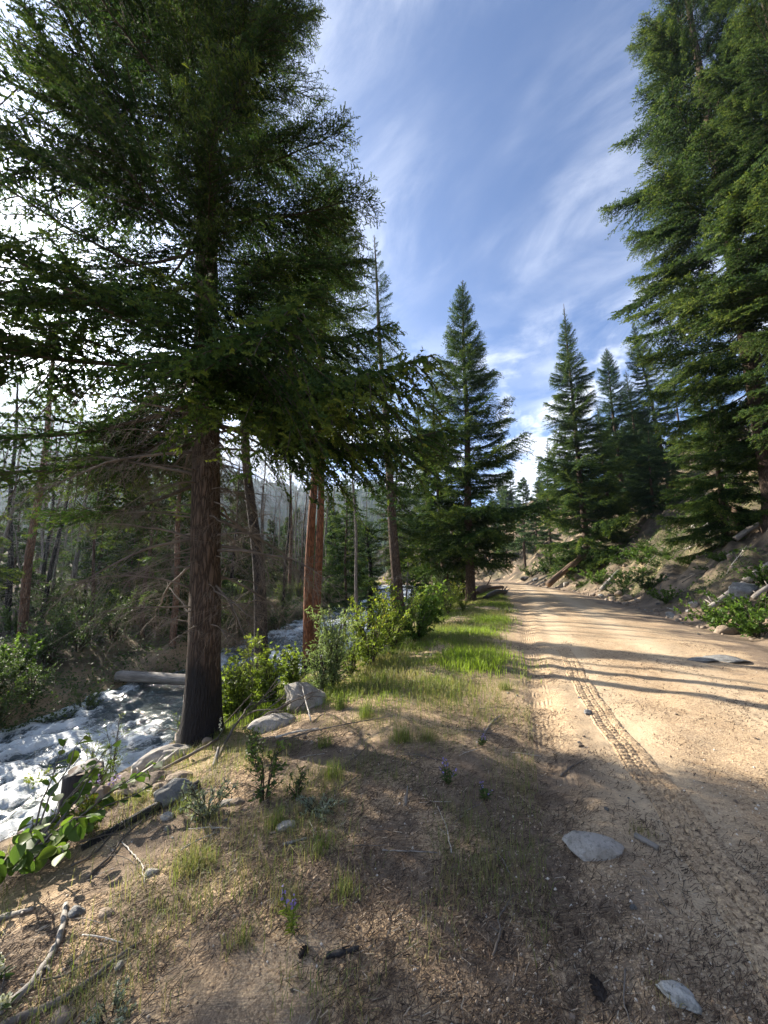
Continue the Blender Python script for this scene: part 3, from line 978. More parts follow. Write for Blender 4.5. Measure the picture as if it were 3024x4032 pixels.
def basis(az, elev, roll, s):
    """Matrix taking a bough along +X to azimuth az (from +X, counter-clockwise) and elevation elev."""
    return (Matrix.Rotation(az, 4, 'Z') @ Matrix.Rotation(-elev, 4, 'Y') @ Matrix.Rotation(roll, 4, 'X') @ Matrix.Diagonal((s, s, s, 1)))


def bough_plan(rng, H, h0, hgap, radius, elev, pick, jitter=0.25, per=1):
    """Yields (height, azimuth, length, elevation, family) up the stem."""
    h, k = h0, 0
    while h < H - 0.15:
        for _ in range(per):
            az = k * 2.399963 + rng.normal(0, 0.35)
            L = radius(h, az) * rng.uniform(1 - jitter, 1 + jitter * 0.55)
            if L > 0.12:
                yield h, az, L, elev(h) + rng.normal(0, 0.09), pick(h, rng)
            k += 1
        h += hgap(h) * rng.uniform(0.7, 1.3)


def big_tree(name, label, cat, base, top, r0, plan, dead=(), bark=BARK, group=None, seed=1, sides=28, rings=110, ridges=0.05, wob=0.08, key='needle_mesh'):
    """A tree seen close: each limb is a part and its needles a sub-part; alike limbs share their meshes."""
    root = thing(name, label, cat, base, group)
    V, Q, T, at = trunk_soup(base, top, r0, 0.03, sides, rings, 0.55, wob, seed, ridges)
    link('trunk', new_mesh('trunk', V, [Q, T], [bark], True), root)
    r = rng_for(seed + 50)
    for h, az, L, el, fam in plan:
        p = fam[r.integers(0, len(fam))]
        c, rad = at(h)
        s = L / p['L']
        mt = Matrix.Translation(c + 0.6 * rad * np.array([math.cos(az), math.sin(az), 0])) @ basis(az, el, r.normal(0, 0.18), s)
        b = link('branch', p['wood_mesh'], root, matrix=mt)
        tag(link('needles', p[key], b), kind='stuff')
    for h, az, L, el in dead:
        p = DEAD[r.integers(0, len(DEAD))]
        c, rad = at(h)
        mt = Matrix.Translation(c + 0.6 * rad * np.array([math.cos(az), math.sin(az), 0])) @ basis(az, el, r.normal(0, 0.25), L / p['L'])
        link('dead_branch', p['wood_mesh'], root, matrix=mt)
    return root, at


def merged_crown(plan, at, templates, seed, thin=1.0, scale_shoot=1.0):
    """Crown wood and needles of a farther tree, each joined into one part."""
    r = rng_for(seed)
    wood, NV, NT = Soup(), [], []
    for h, az, L, el, fam in plan:
        p = fam[r.integers(0, len(fam))]
        c, rad = at(h)
        M = np.array(basis(az, el, r.normal(0, 0.2), L / p['L']))[:3, :3]
        V, Q, T, t = p['wood']
        nl = 10 * 5 + 2
        wood.add(V[:nl] @ M.T + c, Q[(Q < nl).all(1)], T[(T < nl).all(1)])
        k = r.random(len(p['P'])) < thin * min(1.0, (L / p['L']) ** 1.2 + 0.12)
        s = L / p['L']
        ln = p['S'][k] * np.clip(s, 0.75, 2.0) * scale_shoot / math.sqrt(thin)
        v, tt = place_shoots(p['P'][k] @ M.T + c, p['D'][k] @ M.T, ln, p['C'][k], templates, r)
        NV.append(v)
        NT.append(tt)
    return wood, np.vstack(NV), np.concatenate(NT)


BOUGHS = {}


def whole_bough(p, templates, needles):
    """Limb and needles of one bough as a single mesh, made once for each look and shared by every tree."""
    key = (id(p), id(templates), needles.name)
    if key not in BOUGHS:
        r = rng_for(31 + len(BOUGHS))
        V, Q, T, t = p['wood']
        k = r.random(len(p['P'])) < 0.8
        NV, NT = place_shoots(p['P'][k], p['D'][k], p['S'][k] * 1.12, p['C'][k], templates, r)
        nt = np.arange(len(NV)).reshape(-1, 3) + len(V)
        nl = 10 * 5 + 2
        q, tr = Q[(Q < nl).all(1)], T[(T < nl).all(1)]
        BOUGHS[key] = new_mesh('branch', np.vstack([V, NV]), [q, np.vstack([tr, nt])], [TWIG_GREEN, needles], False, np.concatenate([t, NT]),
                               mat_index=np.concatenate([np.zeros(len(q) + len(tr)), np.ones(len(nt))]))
    return BOUGHS[key]


def mid_tree(name, label, cat, base, top, r0, plan, templates, bark=BARK_BROWN, needles=NEEDLES, dead=(), group=None, seed=1, thin=0.4, sscale=1.0, flare=0.35, wob=0.12, merged=False):
    root = thing(name, label, cat, base, group)
    V, Q, T, at = trunk_soup(base, top, r0, 0.02, 10, 26, flare, wob, seed)
    link('trunk', new_mesh('trunk', V, [Q, T], [bark], True), root)
    plan = list(plan)
    r = rng_for(seed + 77)
    if plan and merged:      # small in the picture and copied often
        wood, NV, NT = merged_crown(plan, at, templates, seed + 9, thin, sscale)
        link('limbs', wood.mesh('limbs', [TWIG_GREEN]), root)
        tag(link('crown', new_mesh('crown', NV, np.arange(len(NV)).reshape(-1, 3), [needles], False, NT), root), kind='stuff')
    elif plan:
        for h, az, L, el, fam in plan:
            if L < 1.55 and fam is not THIN:
                fam = SHORT
            p = fam[r.integers(0, len(fam))]
            c, rad = at(h)
            s = L / p['L']
            link('branch', whole_bough(p, templates, needles), root, matrix=Matrix.Translation(c) @ basis(az, el, r.normal(0, 0.2), s))
    for h, az, L, el in dead:
        p = DEAD[r.integers(0, len(DEAD))]
        c, rad = at(h)
        link('dead_branch', p['wood_mesh'], root, matrix=Matrix.Translation(c) @ basis(az, el, r.normal(0, 0.3), L / p['L']))
    return root


def copy_tree(root, loc, rz, s, label, group):
    c = root.copy()
    COL.objects.link(c)
    c.location, c.rotation_euler, c.scale = loc, (0, 0, rz), (s, s, s)
    c['label'] = label
    if group:
        c['group'] = group
    for ch in list(root.children):
        d = ch.copy()
        COL.objects.link(d)
        d.parent = c
        for g in list(ch.children):
            e = g.copy()
            COL.objects.link(e)
            e.parent = d
    return c


def cone_radius(H, h0, R, p=0.8, low=0.75, seed=0, footh=0.14):
    """Crown radius against height: widest a little above its foot, ragged."""
    ph = rng_for(seed).uniform(0, 6, 3)

    def f(h, az):
        k = np.clip((H - h) / (H - h0), 0, 1)
        foot = low + (1 - low) * min(1, (h - h0) / (footh * (H - h0) + 0.01))
        return R * (k ** p) * foot * (1 + 0.12 * math.sin(h * 1.3 + ph[0]) + 0.10 * math.sin(3 * az + h * 0.5 + ph[1]))
    return f


R_ = math.radians

# the big fir beside the creek
bx, by = (-2.274, 5.131)
bz = gh(bx, by) - 0.05
HL = 24.0
rngL = rng_for(41)


def rad_left(h, az):
    env = np.interp(h, [4, 5.5, 8, 10, 12, 14, 17, 21, HL], [3.0, 3.2, 3.0, 2.75, 2.4, 2.1, 1.7, 1.1, 0.1])
    side = 0.96 + 0.30 * math.cos(az - R_(165)) + 0.08 * math.sin(3 * az + h) + 0.06 * max(0.0, math.cos(az - R_(10)))
    toward = max(0.0, math.cos(az - R_(-66)))
    return env * side * (1 - 0.16 * toward) * (1 + 0.10 * math.sin(h * 1.7))


def elev_left(h):
    return np.interp(h, [4, 5.5, 8, 11, 15, 24], [R_(-12), R_(-4), R_(10), R_(24), R_(36), R_(50)])


def pick_left(h, r):
    return DROOP if h < 6.5 and r.random() < 0.6 else (SPARSE if r.random() < 0.22 else (MIDDLE if h < 12 else UPPER))


planL = list(bough_plan(rngL, 20.5, 4.7, lambda h: 0.082 + 0.004 * h, rad_left, elev_left, pick_left))
for i in range(30):                   # short full boughs on the side of the road veil the stem
    hh = 5.0 + 9.5 * i / 30
    planL.append((hh, R_(-66) + rngL.normal(0, 0.55), rngL.uniform(1.1, 2.0), elev_left(hh) + rngL.normal(0.05, 0.12), MIDDLE if i % 3 else DROOP))
thinned = []
for h, az, L, el, fam in planL:      # the creek side is lacier
    if math.cos(az - R_(165)) > 0.25:
        if rngL.random() < 0.14:
            continue
        fam = SPARSE if rngL.random() < 0.45 else fam
    thinned.append((h, az, L, el, fam))
planL = thinned
planL += [(4.25, R_(6), 3.5, R_(1), DROOP), (4.9, R_(12), 2.9, R_(-4), DROOP), (5.6, R_(-8), 2.7, R_(-2), DROOP), (5.0, R_(-52), 3.3, R_(-16), DROOP), (4.75, R_(-40), 2.9, R_(-20), DROOP),
          (5.2, R_(-30), 3.6, R_(-16), DROOP), (4.6, R_(172), 3.8, R_(-8), SPARSE), (4.0, R_(186), 3.4, R_(-12), SPARSE), (3.4, R_(158), 3.0, R_(-8), SPARSE),
          (5.1, R_(200), 3.6, R_(-2), SPARSE), (4.4, R_(146), 3.2, R_(-6), SPARSE)]
deadL = []
for i in range(84):
    h = 1.4 + 3.6 * (i / 84) + rngL.uniform(-0.15, 0.15)
    az = i * 2.399963 + rngL.normal(0, 0.5)
    toward = max(0.0, math.cos(az - R_(-100)))
    deadL.append((h, az, rngL.uniform(1.0, 2.6) * (0.6 + 0.35 * min(1, (h - 1.0) / 2)) * (1 - 0.45 * toward) * (1 + 0.35 * max(0, math.cos(az - R_(170)))), rngL.normal(R_(-6), 0.22)))
big_tree('fir_tree', 'tall dark fir with charred trunk foot rising on the bank beside the creek', 'tree', (bx, by, bz), (bx - 1.75, by + 0.5, bz + HL), 0.205, planL, deadL, BARK, None, 3)

# the two tall firs on the cut bank, their boughs hanging over the slope
rngA = rng_for(43)


def tree_on_bank(name, label, base, top, r0, R, h0, H, gap, fam, seed, p=0.55, dead_n=8, low=0.6):
    rg_ = rng_for(seed)
    rad = cone_radius(H, h0, R, p, low, seed, 0.34)
    elv = lambda h: np.interp(h, [h0, h0 + 0.25 * (H - h0), h0 + 0.6 * (H - h0), H], [R_(-16), R_(-6), R_(8), R_(40)])
    plan = list(bough_plan(rg_, H * 0.985, h0, lambda h: gap, rad, elv, fam, 0.38))
    dead = [(rg_.uniform(0.6, h0 + 2), rg_.uniform(0, 6.28), rg_.uniform(1.2, 2.6), R_(-12)) for _ in range(dead_n)]
    return big_tree(name, label, 'tree', base, top, r0, plan, dead, BARK_BROWN, None, seed, 14, 40, 0.03, 0.15, 'needle_mesh_far')


def fam_bank(h, r):
    return DROOP if r.random() < 0.28 else (MIDDLE if r.random() < 0.75 else UPPER)


tree_on_bank('fir_tree', 'tallest fir on the cut bank, its dark crown filling the upper right corner', (17.6, 17.0, gh(17.6, 17.0) - 0.1), (17.2, 17.2, gh(17.6, 17.0) + 37), 0.42, 6.1, 3.2, 37.0, 0.18, fam_bank, 44, low=0.5)
tree_on_bank('fir_tree', 'sunlit yellow green fir at the far right on the cut bank', (16.6, 12.6, gh(16.6, 12.6) - 0.1), (16.2, 13.0, gh(16.6, 12.6) + 25), 0.30, 4.3, 2.6, 25.0, 0.20, fam_bank, 45)


def place(p, dz=-0.08):
    return (p[0], p[1], gh(p[0], p[1]) + dz)


def conifer(name, label, p, top, r0, R, h0f, fam, gap, seed, p_=0.8, thin=0.4, templates=SHOOT_MID, bark=BARK_BROWN, needles=NEEDLES, dead=0, low=0.75, els=(-16, -4, 12, 48), group=None, sscale=1.0, per=1, jit=0.28, merged=False):
    b = place(p)
    H = top[2] - b[2]
    h0 = H * h0f
    r = rng_for(seed)
    rad = cone_radius(H, h0, R, p_, low, seed)
    elv = lambda h: np.interp(h, [h0, h0 + 0.3 * (H - h0), h0 + 0.65 * (H - h0), H], [R_(a) for a in els])
    plan = list(bough_plan(r, H, h0, lambda h: gap * (0.45 + 0.55 * (H - h) / (H - h0)), rad, elv, lambda h, q: fam[q.integers(0, len(fam))], jit, per))
    dd = [(h0 * 0.25 + (h0 * 1.1) * i / max(dead, 1), r.uniform(0, 6.28), r.uniform(0.5, 1.0) * min(R * 0.8, 2.4), R_(-10) + r.normal(0, 0.2)) for i in range(dead)]
    return mid_tree(name, label, 'tree', b, top, r0, plan, templates, bark, needles, dd, group, seed, thin, sscale, merged=merged)


# trees by the creek and along the verge
mid_tree('burnt_trunk', 'blackened bare trunk with a broken limb, between the big fir and the reddish trunks', 'tree', place((-3.154, 11.000, -1.678)), (-4.741, 11.000, 11.553), 0.20, [], SHOOT_MID, BARK_BURNT,
         dead=[(3.55, R_(20), 0.75, R_(35)), (2.35, R_(-10), 0.9, R_(6)), (3.0, R_(170), 1.4, R_(-25)), (3.9, R_(200), 1.6, R_(-20)), (4.4, R_(150), 1.3, R_(-5)), (5.0, R_(30), 1.2, R_(5)), (2.7, R_(185), 1.2, R_(-35)), (5.6, R_(190), 1.6, R_(0))], seed=21, wob=0.22)
conifer('pine_tree', 'left and nearer of two reddish brown trunks, foot blackened, beside the white boulder', (-1.922, 10.000, -1.111), (-1.708, 10.400, 13.303), 0.135, 2.2, 0.50, (SPARSE,), 0.16, 22, 0.6, 0.6, SHOOT_FINE, BARK_RED)
conifer('pine_tree', 'right and redder of two reddish brown trunks, thinner, behind the grey green willow', (-2.111, 12.600, -1.060), (-2.053, 13.000, 17.511), 0.145, 2.4, 0.45, (SPARSE,), 0.18, 23, 0.6, 0.6, SHOOT_FINE, BARK_RED)
conifer('thin_fir', 'tall thin fir with sparse ragged crown against the sky, left of the full fir', (0.851, 20.000, -1.062), (-0.618, 20.000, 21.335), 0.30, 2.1, 0.24, (THIN, THIN, SPARSE), 0.20, 24, 0.62, 0.75, SHOOT_MID, BARK_BROWN, NEEDLES_BLUE, 26, 0.9, (-12, 2, 22, 46))
conifer('fir_tree', 'full symmetrical fir with tiered boughs at the left verge of the road', (5.174, 23.600, -0.333), (5.301, 23.400, 21.141), 0.29, 4.1, 0.115, (MIDDLE, MIDDLE, UPPER, DROOP), 0.145, 25, 0.76, 0.8, SHOOT_MID, dead=10, els=(-14, 4, 24, 52), jit=0.45)
conifer('fir_tree', 'shorter fir pressed against the left side of the full tiered fir', (4.163, 25.500, -0.049), (3.419, 25.800, 15.923), 0.27, 3.1, 0.17, (MIDDLE, DROOP), 0.15, 26, 0.75, 0.5, SHOOT_MID, dead=6)
conifer('fir_tree', 'bushy green fir in front of the thin tall fir, lower boughs grey and dead', (0.434, 22.500, -0.885), (0.865, 22.500, 10.134), 0.16, 1.9, 0.33, (DROOP, MIDDLE), 0.15, 27, 0.6, 0.5, SHOOT_MID, dead=22)
conifer('fir_tree', 'slim mid green fir behind the reddish trunks, crown reaching low', (-2.038, 20.500, 0.039), (-2.078, 20.500, 7.508), 0.09, 1.5, 0.22, (MIDDLE, SPARSE), 0.15, 28, 0.75, 0.6, SHOOT_MID, dead=6)
conifer('fir_tree', 'small dark rounded fir among trunks right of the slim green fir', (-0.761, 22.000, -0.580), (-1.001, 22.000, 4.357), 0.24, 1.1, 0.30, (DROOP, MIDDLE), 0.10, 29, 0.35, 0.6, SHOOT_MID, BARK_BURNT, NEEDLES_BLUE)
conifer('bare_pole_tree', 'slender grey pole tree with few needles, left of the small dark fir', (-1.082, 17.000, -0.471), (-1.541, 17.000, 8.725), 0.085, 0.9, 0.60, (THIN,), 0.3, 30, 0.6, 0.6, SHOOT_MID, BARK_GREY, dead=8)
conifer('fir_tree', 'thick dark trunk standing close behind the tiered fir on its left', (3.945, 29.000, -0.442), (2.612, 29.000, 15.314), 0.36, 2.6, 0.30, (MIDDLE, SPARSE), 0.22, 31, 0.7, 0.45, SHOOT_MID, dead=8)

# trees on the cut bank right of the road
conifer('fir_tree', 'tall spired fir standing at the right verge where the road bends', (19.475, 37.000, 2.452), (19.081, 37.000, 29.751), 0.32, 4.9, 0.03, (MIDDLE, MIDDLE, DROOP), 0.125, 32, 0.95, 0.8, SHOOT_MID, els=(-10, 0, 12, 46), jit=0.55)
conifer('pine_tree', 'open topped pine just behind the spired fir on its right', (26.785, 42.000, 8.413), (26.289, 42.000, 27.741), 0.26, 3.3, 0.10, (MIDDLE, SPARSE), 0.14, 33, 0.62, 0.8, SHOOT_MID, needles=NEEDLES_BLUE)
conifer('fir_tree', 'narrow leaning fir on the bank crest with its trunk showing', (30.385, 40.000, 12.361), (28.324, 40.000, 29.642), 0.26, 3.0, 0.02, (MIDDLE, SPARSE), 0.13, 34, 0.66, 0.75, SHOOT_MID, needles=NEEDLES_BLUE, dead=8)
conifer('fir_tree', 'dark low fir at the foot of the narrow leaning fir', (25.610, 36.000, 9.234), (25.889, 36.000, 15.255), 0.14, 2.8, 0.05, (DROOP, MIDDLE), 0.11, 35, 0.7, 0.8, SHOOT_MID, needles=NEEDLES_BLUE)
conifer('pine_tree', 'bare stemmed pine on the skyline behind the leaning fir, tuft of crown on top', (41.932, 52.000, 17.592), (41.833, 52.000, 32.646), 0.20, 2.4, 0.48, (SPARSE, MIDDLE), 0.2, 36, 0.4, 0.5, SHOOT_FAR, BARK_BROWN, NEEDLES_BLUE)
conifer('fir_tree', 'low spreading fir with yellow green boughs skirting the bank below the tallest fir', (16.877, 19.000, 4.214), (17.502, 19.400, 11.834), 0.16, 3.0, 0.03, (MIDDLE, DROOP), 0.11, 37, 0.7, 0.7, SHOOT_FINE, els=(-18, -8, 4, 40))
conifer('fir_tree', 'dense dark fir filling the gap between the open topped pine and the leaning fir', (30.871, 45.000, 9.737), (30.401, 45.000, 26.583), 0.24, 3.2, 0.04, (MIDDLE, DROOP), 0.14, 47, 0.8, 0.7, SHOOT_MID, needles=NEEDLES_BLUE, jit=0.4)
conifer('fir_tree', 'dark fir tucked behind the lower right side of the spired fir', (23.368, 39.000, 5.538), (22.859, 39.000, 18.990), 0.22, 3.2, 0.04, (MIDDLE, DROOP), 0.14, 48, 0.8, 0.7, SHOOT_MID, jit=0.4)
conifer('pine_tree', 'slender pine left of the spired fir at the far road bend', (21.538, 50.000, 2.751), (22.132, 50.000, 19.252), 0.18, 2.0, 0.2, (SPARSE, MIDDLE), 0.22, 38, 0.6, 0.45, SHOOT_FAR, needles=NEEDLES_BLUE)
off_frame = conifer('fir_tree', 'tall fir across the creek at the left edge, its pale green boughs hanging into view', (-12.2, 9.4), (-12.4, 9.4, 10.0), 0.20, 2.8, 0.10, (SPARSE, SPARSE, MIDDLE), 0.26, 39, 0.55, 0.7, SHOOT_FINE, dead=24, els=(-14, -6, 8, 42))

# the valley wood: each stem is an object of its own, built from a few models
far_models = [
    conifer('pine_tree', 'tallest of the dark pines beyond the bend of the road', (23.235, 64.000, 0.810), (23.762, 64.000, 17.189), 0.24, 2.8, 0.22, (MIDDLE, SPARSE), 0.3, 61, 0.6, 0.14, SHOOT_FAR, needles=NEEDLES_BLUE, sscale=1.3, group='conifers beyond the bend of the road', merged=True),
    conifer('pine_tree', 'full pine beyond the road bend, left of the slender pine', (27.659, 70.000, 0.736), (28.145, 70.000, 14.257), 0.22, 2.6, 0.12, (MIDDLE, DROOP), 0.3, 62, 0.7, 0.14, SHOOT_FAR, sscale=1.3, group='conifers beyond the bend of the road', merged=True),
    conifer('pine_tree', 'open crowned pine beyond the road bend beside the tiered fir', (23.348, 74.000, 0.687), (24.206, 74.000, 12.691), 0.2, 2.4, 0.3, (SPARSE, MIDDLE), 0.3, 63, 0.5, 0.14, SHOOT_FAR, sscale=1.3, group='conifers beyond the bend of the road', merged=True),
]
rF = rng_for(64)
for i in range(30):
    y_ = rF.uniform(72, 110)
    x_ = rF.uniform(0.10, 0.50) * y_
    m0 = far_models[i % 3]
    w_ = 'behind the tiered fir' if x_ / y_ < 0.22 else 'just right of the tiered fir' if x_ / y_ < 0.33 else 'in the gap above the road end' if x_ / y_ < 0.41 else 'left behind the spired fir'
    copy_tree(m0, place((x_, y_)), rF.uniform(0, 6.28), rF.uniform(0.6, 1.0), ['dark', 'full', 'open crowned'][i % 3] + ' distant pine ' + w_ + (', far back' if y_ > 90 else ''), m0['group'])
for i in range(34):      # on the bank's upper slope
    y_ = rF.uniform(44, 85)
    x_ = 17 + 0.22 * y_ + rF.uniform(0, 26)
    copy_tree(far_models[i % 3], place((x_, y_)), rF.uniform(0, 6.28), rF.uniform(0.6, 0.95), ['dark', 'full', 'open crowned'][i % 3] + ' distant conifer on the upper slope ' + ('behind the spired fir' if x_ / y_ < 0.58 else 'behind the leaning fir' if x_ / y_ < 0.74 else 'behind the tallest fir') + (', far back' if y_ > 64 else ''), 'conifers on the upper slope')
for i in range(12):      # seen between the trunks of the bank firs
    y_ = rF.uniform(20, 34)
    x_ = y_ * rF.uniform(0.98, 1.25) + 4
    copy_tree(far_models[i % 3], place((x_, y_)), rF.uniform(0, 6.28), rF.uniform(0.5, 0.9), 'slender conifer higher on the bank behind the tallest fir', 'conifers high on the bank')


def zone(x, y):
    """Where a tree or bush of the far wood stands, in words one can check in the photograph."""
    a = math.degrees(math.atan2(x, y))
    side = ('at the far left' if a < -41 else 'left of the big fir' if a < -29 else 'right behind the big fir' if a < -20 else 'behind the blackened trunk' if a < -14
            else 'behind the reddish trunks' if a < -6 else 'left of the thin fir' if a < 1 else 'left of the tiered fir')
    d = math.hypot(x, y)
    return side + (', near the water' if d < 19 else ', some way back' if d < 34 else ', deep in the wood' if d < 52 else ', farthest back')


def snag_mesh(seed, H, r0, stubs, lean=0.4, mat=BARK_GREY):
    r = rng_for(seed)
    V, Q, T, at = trunk_soup((0, 0, 0), (r.normal(0, lean), r.normal(0, lean), H), r0, 0.03, 7, 14, 0.3, 0.15, seed)
    s_ = Soup()
    s_.add(V, Q, T, 0.5, 0)
    for k in range(stubs):
        h = H * r.uniform(0.12, 0.98)
        c, rad = at(h)
        a, L = r.uniform(0, 6.28), r.uniform(0.3, 1.5) * (1.1 - 0.6 * h / H)
        t = np.linspace(0, 1, 4)
        d = np.array([math.cos(a), math.sin(a), r.normal(-0.1, 0.25)])
        s_.tube(c + L * (t[:, None] * d + np.stack([0 * t, 0 * t, -0.25 * t ** 2], -1)), np.interp(t, [0, 1], [0.016, 0.004]), 3, 0.5, 1, False)
        for j in range(3):
            b2 = c + L * r.uniform(0.4, 1) * d
            s_.tube(np.stack([b2, b2 + L * r.uniform(0.2, 0.5) * (d + r.normal(0, 0.6, 3))]), [0.006, 0.003], 3, 0.5, 1, False)
    return s_.mesh('snag', [mat, TWIG])


SNAGS = [snag_mesh(400 + i, [9, 12, 14, 11, 16, 8, 13][i], [0.09, 0.13, 0.15, 0.11, 0.17, 0.08, 0.14][i], [30, 55, 60, 45, 50, 30, 70][i], 0.5, [BARK_GREY, BARK_BURNT, BARK_GREY, BARK_BROWN, BARK_ORANGE, BARK_GREY, BARK_GREY][i]) for i in range(7)]
SNAG_LABEL = ['thin grey dead pole', 'blackened dead trunk', 'tall grey dead trunk', 'brown dead trunk', 'stout orange brown trunk', 'short grey dead pole', 'grey dead trunk with many limbs']
rS = rng_for(66)


def snag(i, x, y, label, group, s=1.0, name='dead_tree'):
    o = link(name, SNAGS[i], loc=place((x, y), -0.40), rot=(rS.normal(0, 0.03), rS.normal(0, 0.03), rS.uniform(0, 6.28)), scale=(s, s, s * rS.uniform(0.85, 1.15)))
    tag(o, label, 'tree', group)
    return o


for p_, i, s, lb in [((-13.266, 14.600, -0.965), 4, 0.95, 'orange brown trunk at the far left beyond the creek, foot among shrubs'), ((-15.504, 16.500, -0.819), 1, 0.95, 'dark charred trunk at the far left, just behind the orange brown trunk'),
                     ((-16.876, 19.500, -0.554), 1, 0.85, 'charred trunk across the creek, right of the orange brown trunk'), ((-9.717, 16.000, -1.247), 3, 0.85, 'brown trunk across the creek above the end of the fallen log'),
                     ((-17.474, 22.000, -0.580), 2, 0.9, 'grey dead trunk across the creek between charred trunk and brown trunk')]:
    snag(i, p_[0], p_[1], lb, None, s)
n_ = 0
while n_ < 150:
    y_ = rS.uniform(15, 62)
    x_ = x_creek(y_) - 3.4 - 46 * rS.random() ** 1.3
    if x_ < -1.25 * y_:
        continue
    i = int(rS.integers(0, 7))
    snag(i, x_, y_, SNAG_LABEL[i] + ' ' + zone(x_, y_), 'dead trees in the wood across the creek', rS.uniform(0.65, 1.1))
    n_ += 1
for k in range(34):      # between creek and road
    y_ = rS.uniform(30, 70)
    x_ = x_creek(y_) + 2.5 + (x_left(y_) - x_creek(y_) - 6.0) * rS.random()
    i = int(rS.integers(0, 7))
    snag(i, x_, y_, SNAG_LABEL[i] + ' ' + zone(x_, y_), 'dead trees between creek and road', rS.uniform(0.6, 0.95))
young = [conifer('young_fir', 'young dense fir standing across the creek, near the left dark bushes', (-15.5, 21.0), (-15.5, 21.0, 6.5), 0.09, 1.5, 0.06, (MIDDLE, DROOP), 0.2, 71, 0.7, 0.22, SHOOT_FAR, group='young firs across the creek', sscale=1.1, merged=True),
         conifer('young_fir', 'young sparse fir across the creek seen behind the big fir', (-9.0, 24.0), (-9.1, 24.0, 8.0), 0.1, 1.6, 0.12, (SPARSE, MIDDLE), 0.2, 72, 0.7, 0.22, SHOOT_FAR, group='young firs across the creek', sscale=1.1, merged=True)]
for k in range(95):
    y_ = rS.uniform(16, 64)
    x_ = x_creek(y_) - 3.6 - 40 * rS.random() ** 1.2
    if x_ < -1.2 * y_:
        continue
    sc_ = rS.uniform(0.6, 1.3)
    copy_tree(young[k % 2], place((x_, y_)), rS.uniform(0, 6.28), sc_, ('small' if sc_ < 0.85 else 'middling' if sc_ < 1.1 else 'taller') + (' dense' if k % 2 == 0 else ' sparse') + ' young fir ' + zone(x_, y_), 'young firs across the creek')
for k in range(22):
    y_ = rS.uniform(30, 70)
    x_ = x_creek(y_) + 2.5 + (x_left(y_) - x_creek(y_) - 5.0) * rS.random()
    copy_tree(young[k % 2], place((x_, y_)), rS.uniform(0, 6.28), rS.uniform(0.6, 1.2), ('dense' if k % 2 == 0 else 'sparse') + ' young fir in the thicket ' + zone(x_, y_), 'young firs between creek and road')

# ------------------------------------------------------------------ stones
def ico(sub):
    t = (1 + 5 ** 0.5) / 2
    V = [np.array(v, float) / math.sqrt(1 + t * t) for v in [(-1, t, 0), (1, t, 0), (-1, -t, 0), (1, -t, 0), (0, -1, t), (0, 1, t), (0, -1, -t), (0, 1, -t), (t, 0, -1), (t, 0, 1), (-t, 0, -1), (-t, 0, 1)]]
    F = [(0, 11, 5), (0, 5, 1), (0, 1, 7), (0, 7, 10), (0, 10, 11), (1, 5, 9), (5, 11, 4), (11, 10, 2), (10, 7, 6), (7, 1, 8), (3, 9, 4), (3, 4, 2), (3, 2, 6), (3, 6, 8), (3, 8, 9), (4, 9, 5), (2, 4, 11), (6, 2, 10), (8, 6, 7), (9, 8, 1)]
    for _ in range(sub):
        mid, G = {}, []

        def m(a, b):
            k = (min(a, b), max(a, b))
            if k not in mid:
                p = V[a] + V[b]
                V.append(p / np.linalg.norm(p))
                mid[k] = len(V) - 1
            return mid[k]
        for a, b, c in F:
            ab, bc, ca = m(a, b), m(b, c), m(c, a)
            G += [(a, ab, ca), (b, bc, ab), (c, ca, bc), (ab, bc, ca)]
        F = G
    return np.array(V), np.array(F)


ICO = {k: ico(k) for k in (0, 1, 2, 3, 4)}


def stone_mesh(seed, size, mat, sub=3, planes=7, round_=0.5, name='stone'):
    """A stone: a sphere cut by random planes, then roughened."""
    r = rng_for(seed)
    V, F = ICO[sub]
    V = V.copy()
    for _ in range(planes):
        n = r.normal(0, 1, 3)
        n /= np.linalg.norm(n)
        d = r.uniform(0.55, 0.85)
        k = V @ n - d
        V = V - np.maximum(k, 0)[:, None] * n * (1 - 0.25 * round_)
    o = r.uniform(0, 50, 3)
    f = noise3(V[:, 0] * 1.6 + o[0], V[:, 1] * 1.6 + o[1], V[:, 2] * 1.6 + o[2], seed) * 0.12 + noise3(V[:, 0] * 4 + o[0], V[:, 1] * 4, V[:, 2] * 4, seed + 1) * 0.055 + noise3(V[:, 0] * 11, V[:, 1] * 11 + o[1], V[:, 2] * 11, seed + 2) * 0.018
    V = V * (1 + f)[:, None] * (np.array(size) / 2) * 1.18
    return new_mesh(name, V, F, [mat], True)


def stone(label, p, size, mat, rz=0.0, tilt=0.0, sink=0.28, seed=0, sub=3, planes=7, group=None, name='stone', cat='stone'):
    z = gh(p[0], p[1]) + size[2] * (0.5 - sink)
    o = link(name, stone_mesh(seed, size, mat, sub, planes, name=name), loc=(p[0], p[1], z), rot=(tilt, 0, rz))
    return tag(o, label, cat, group)


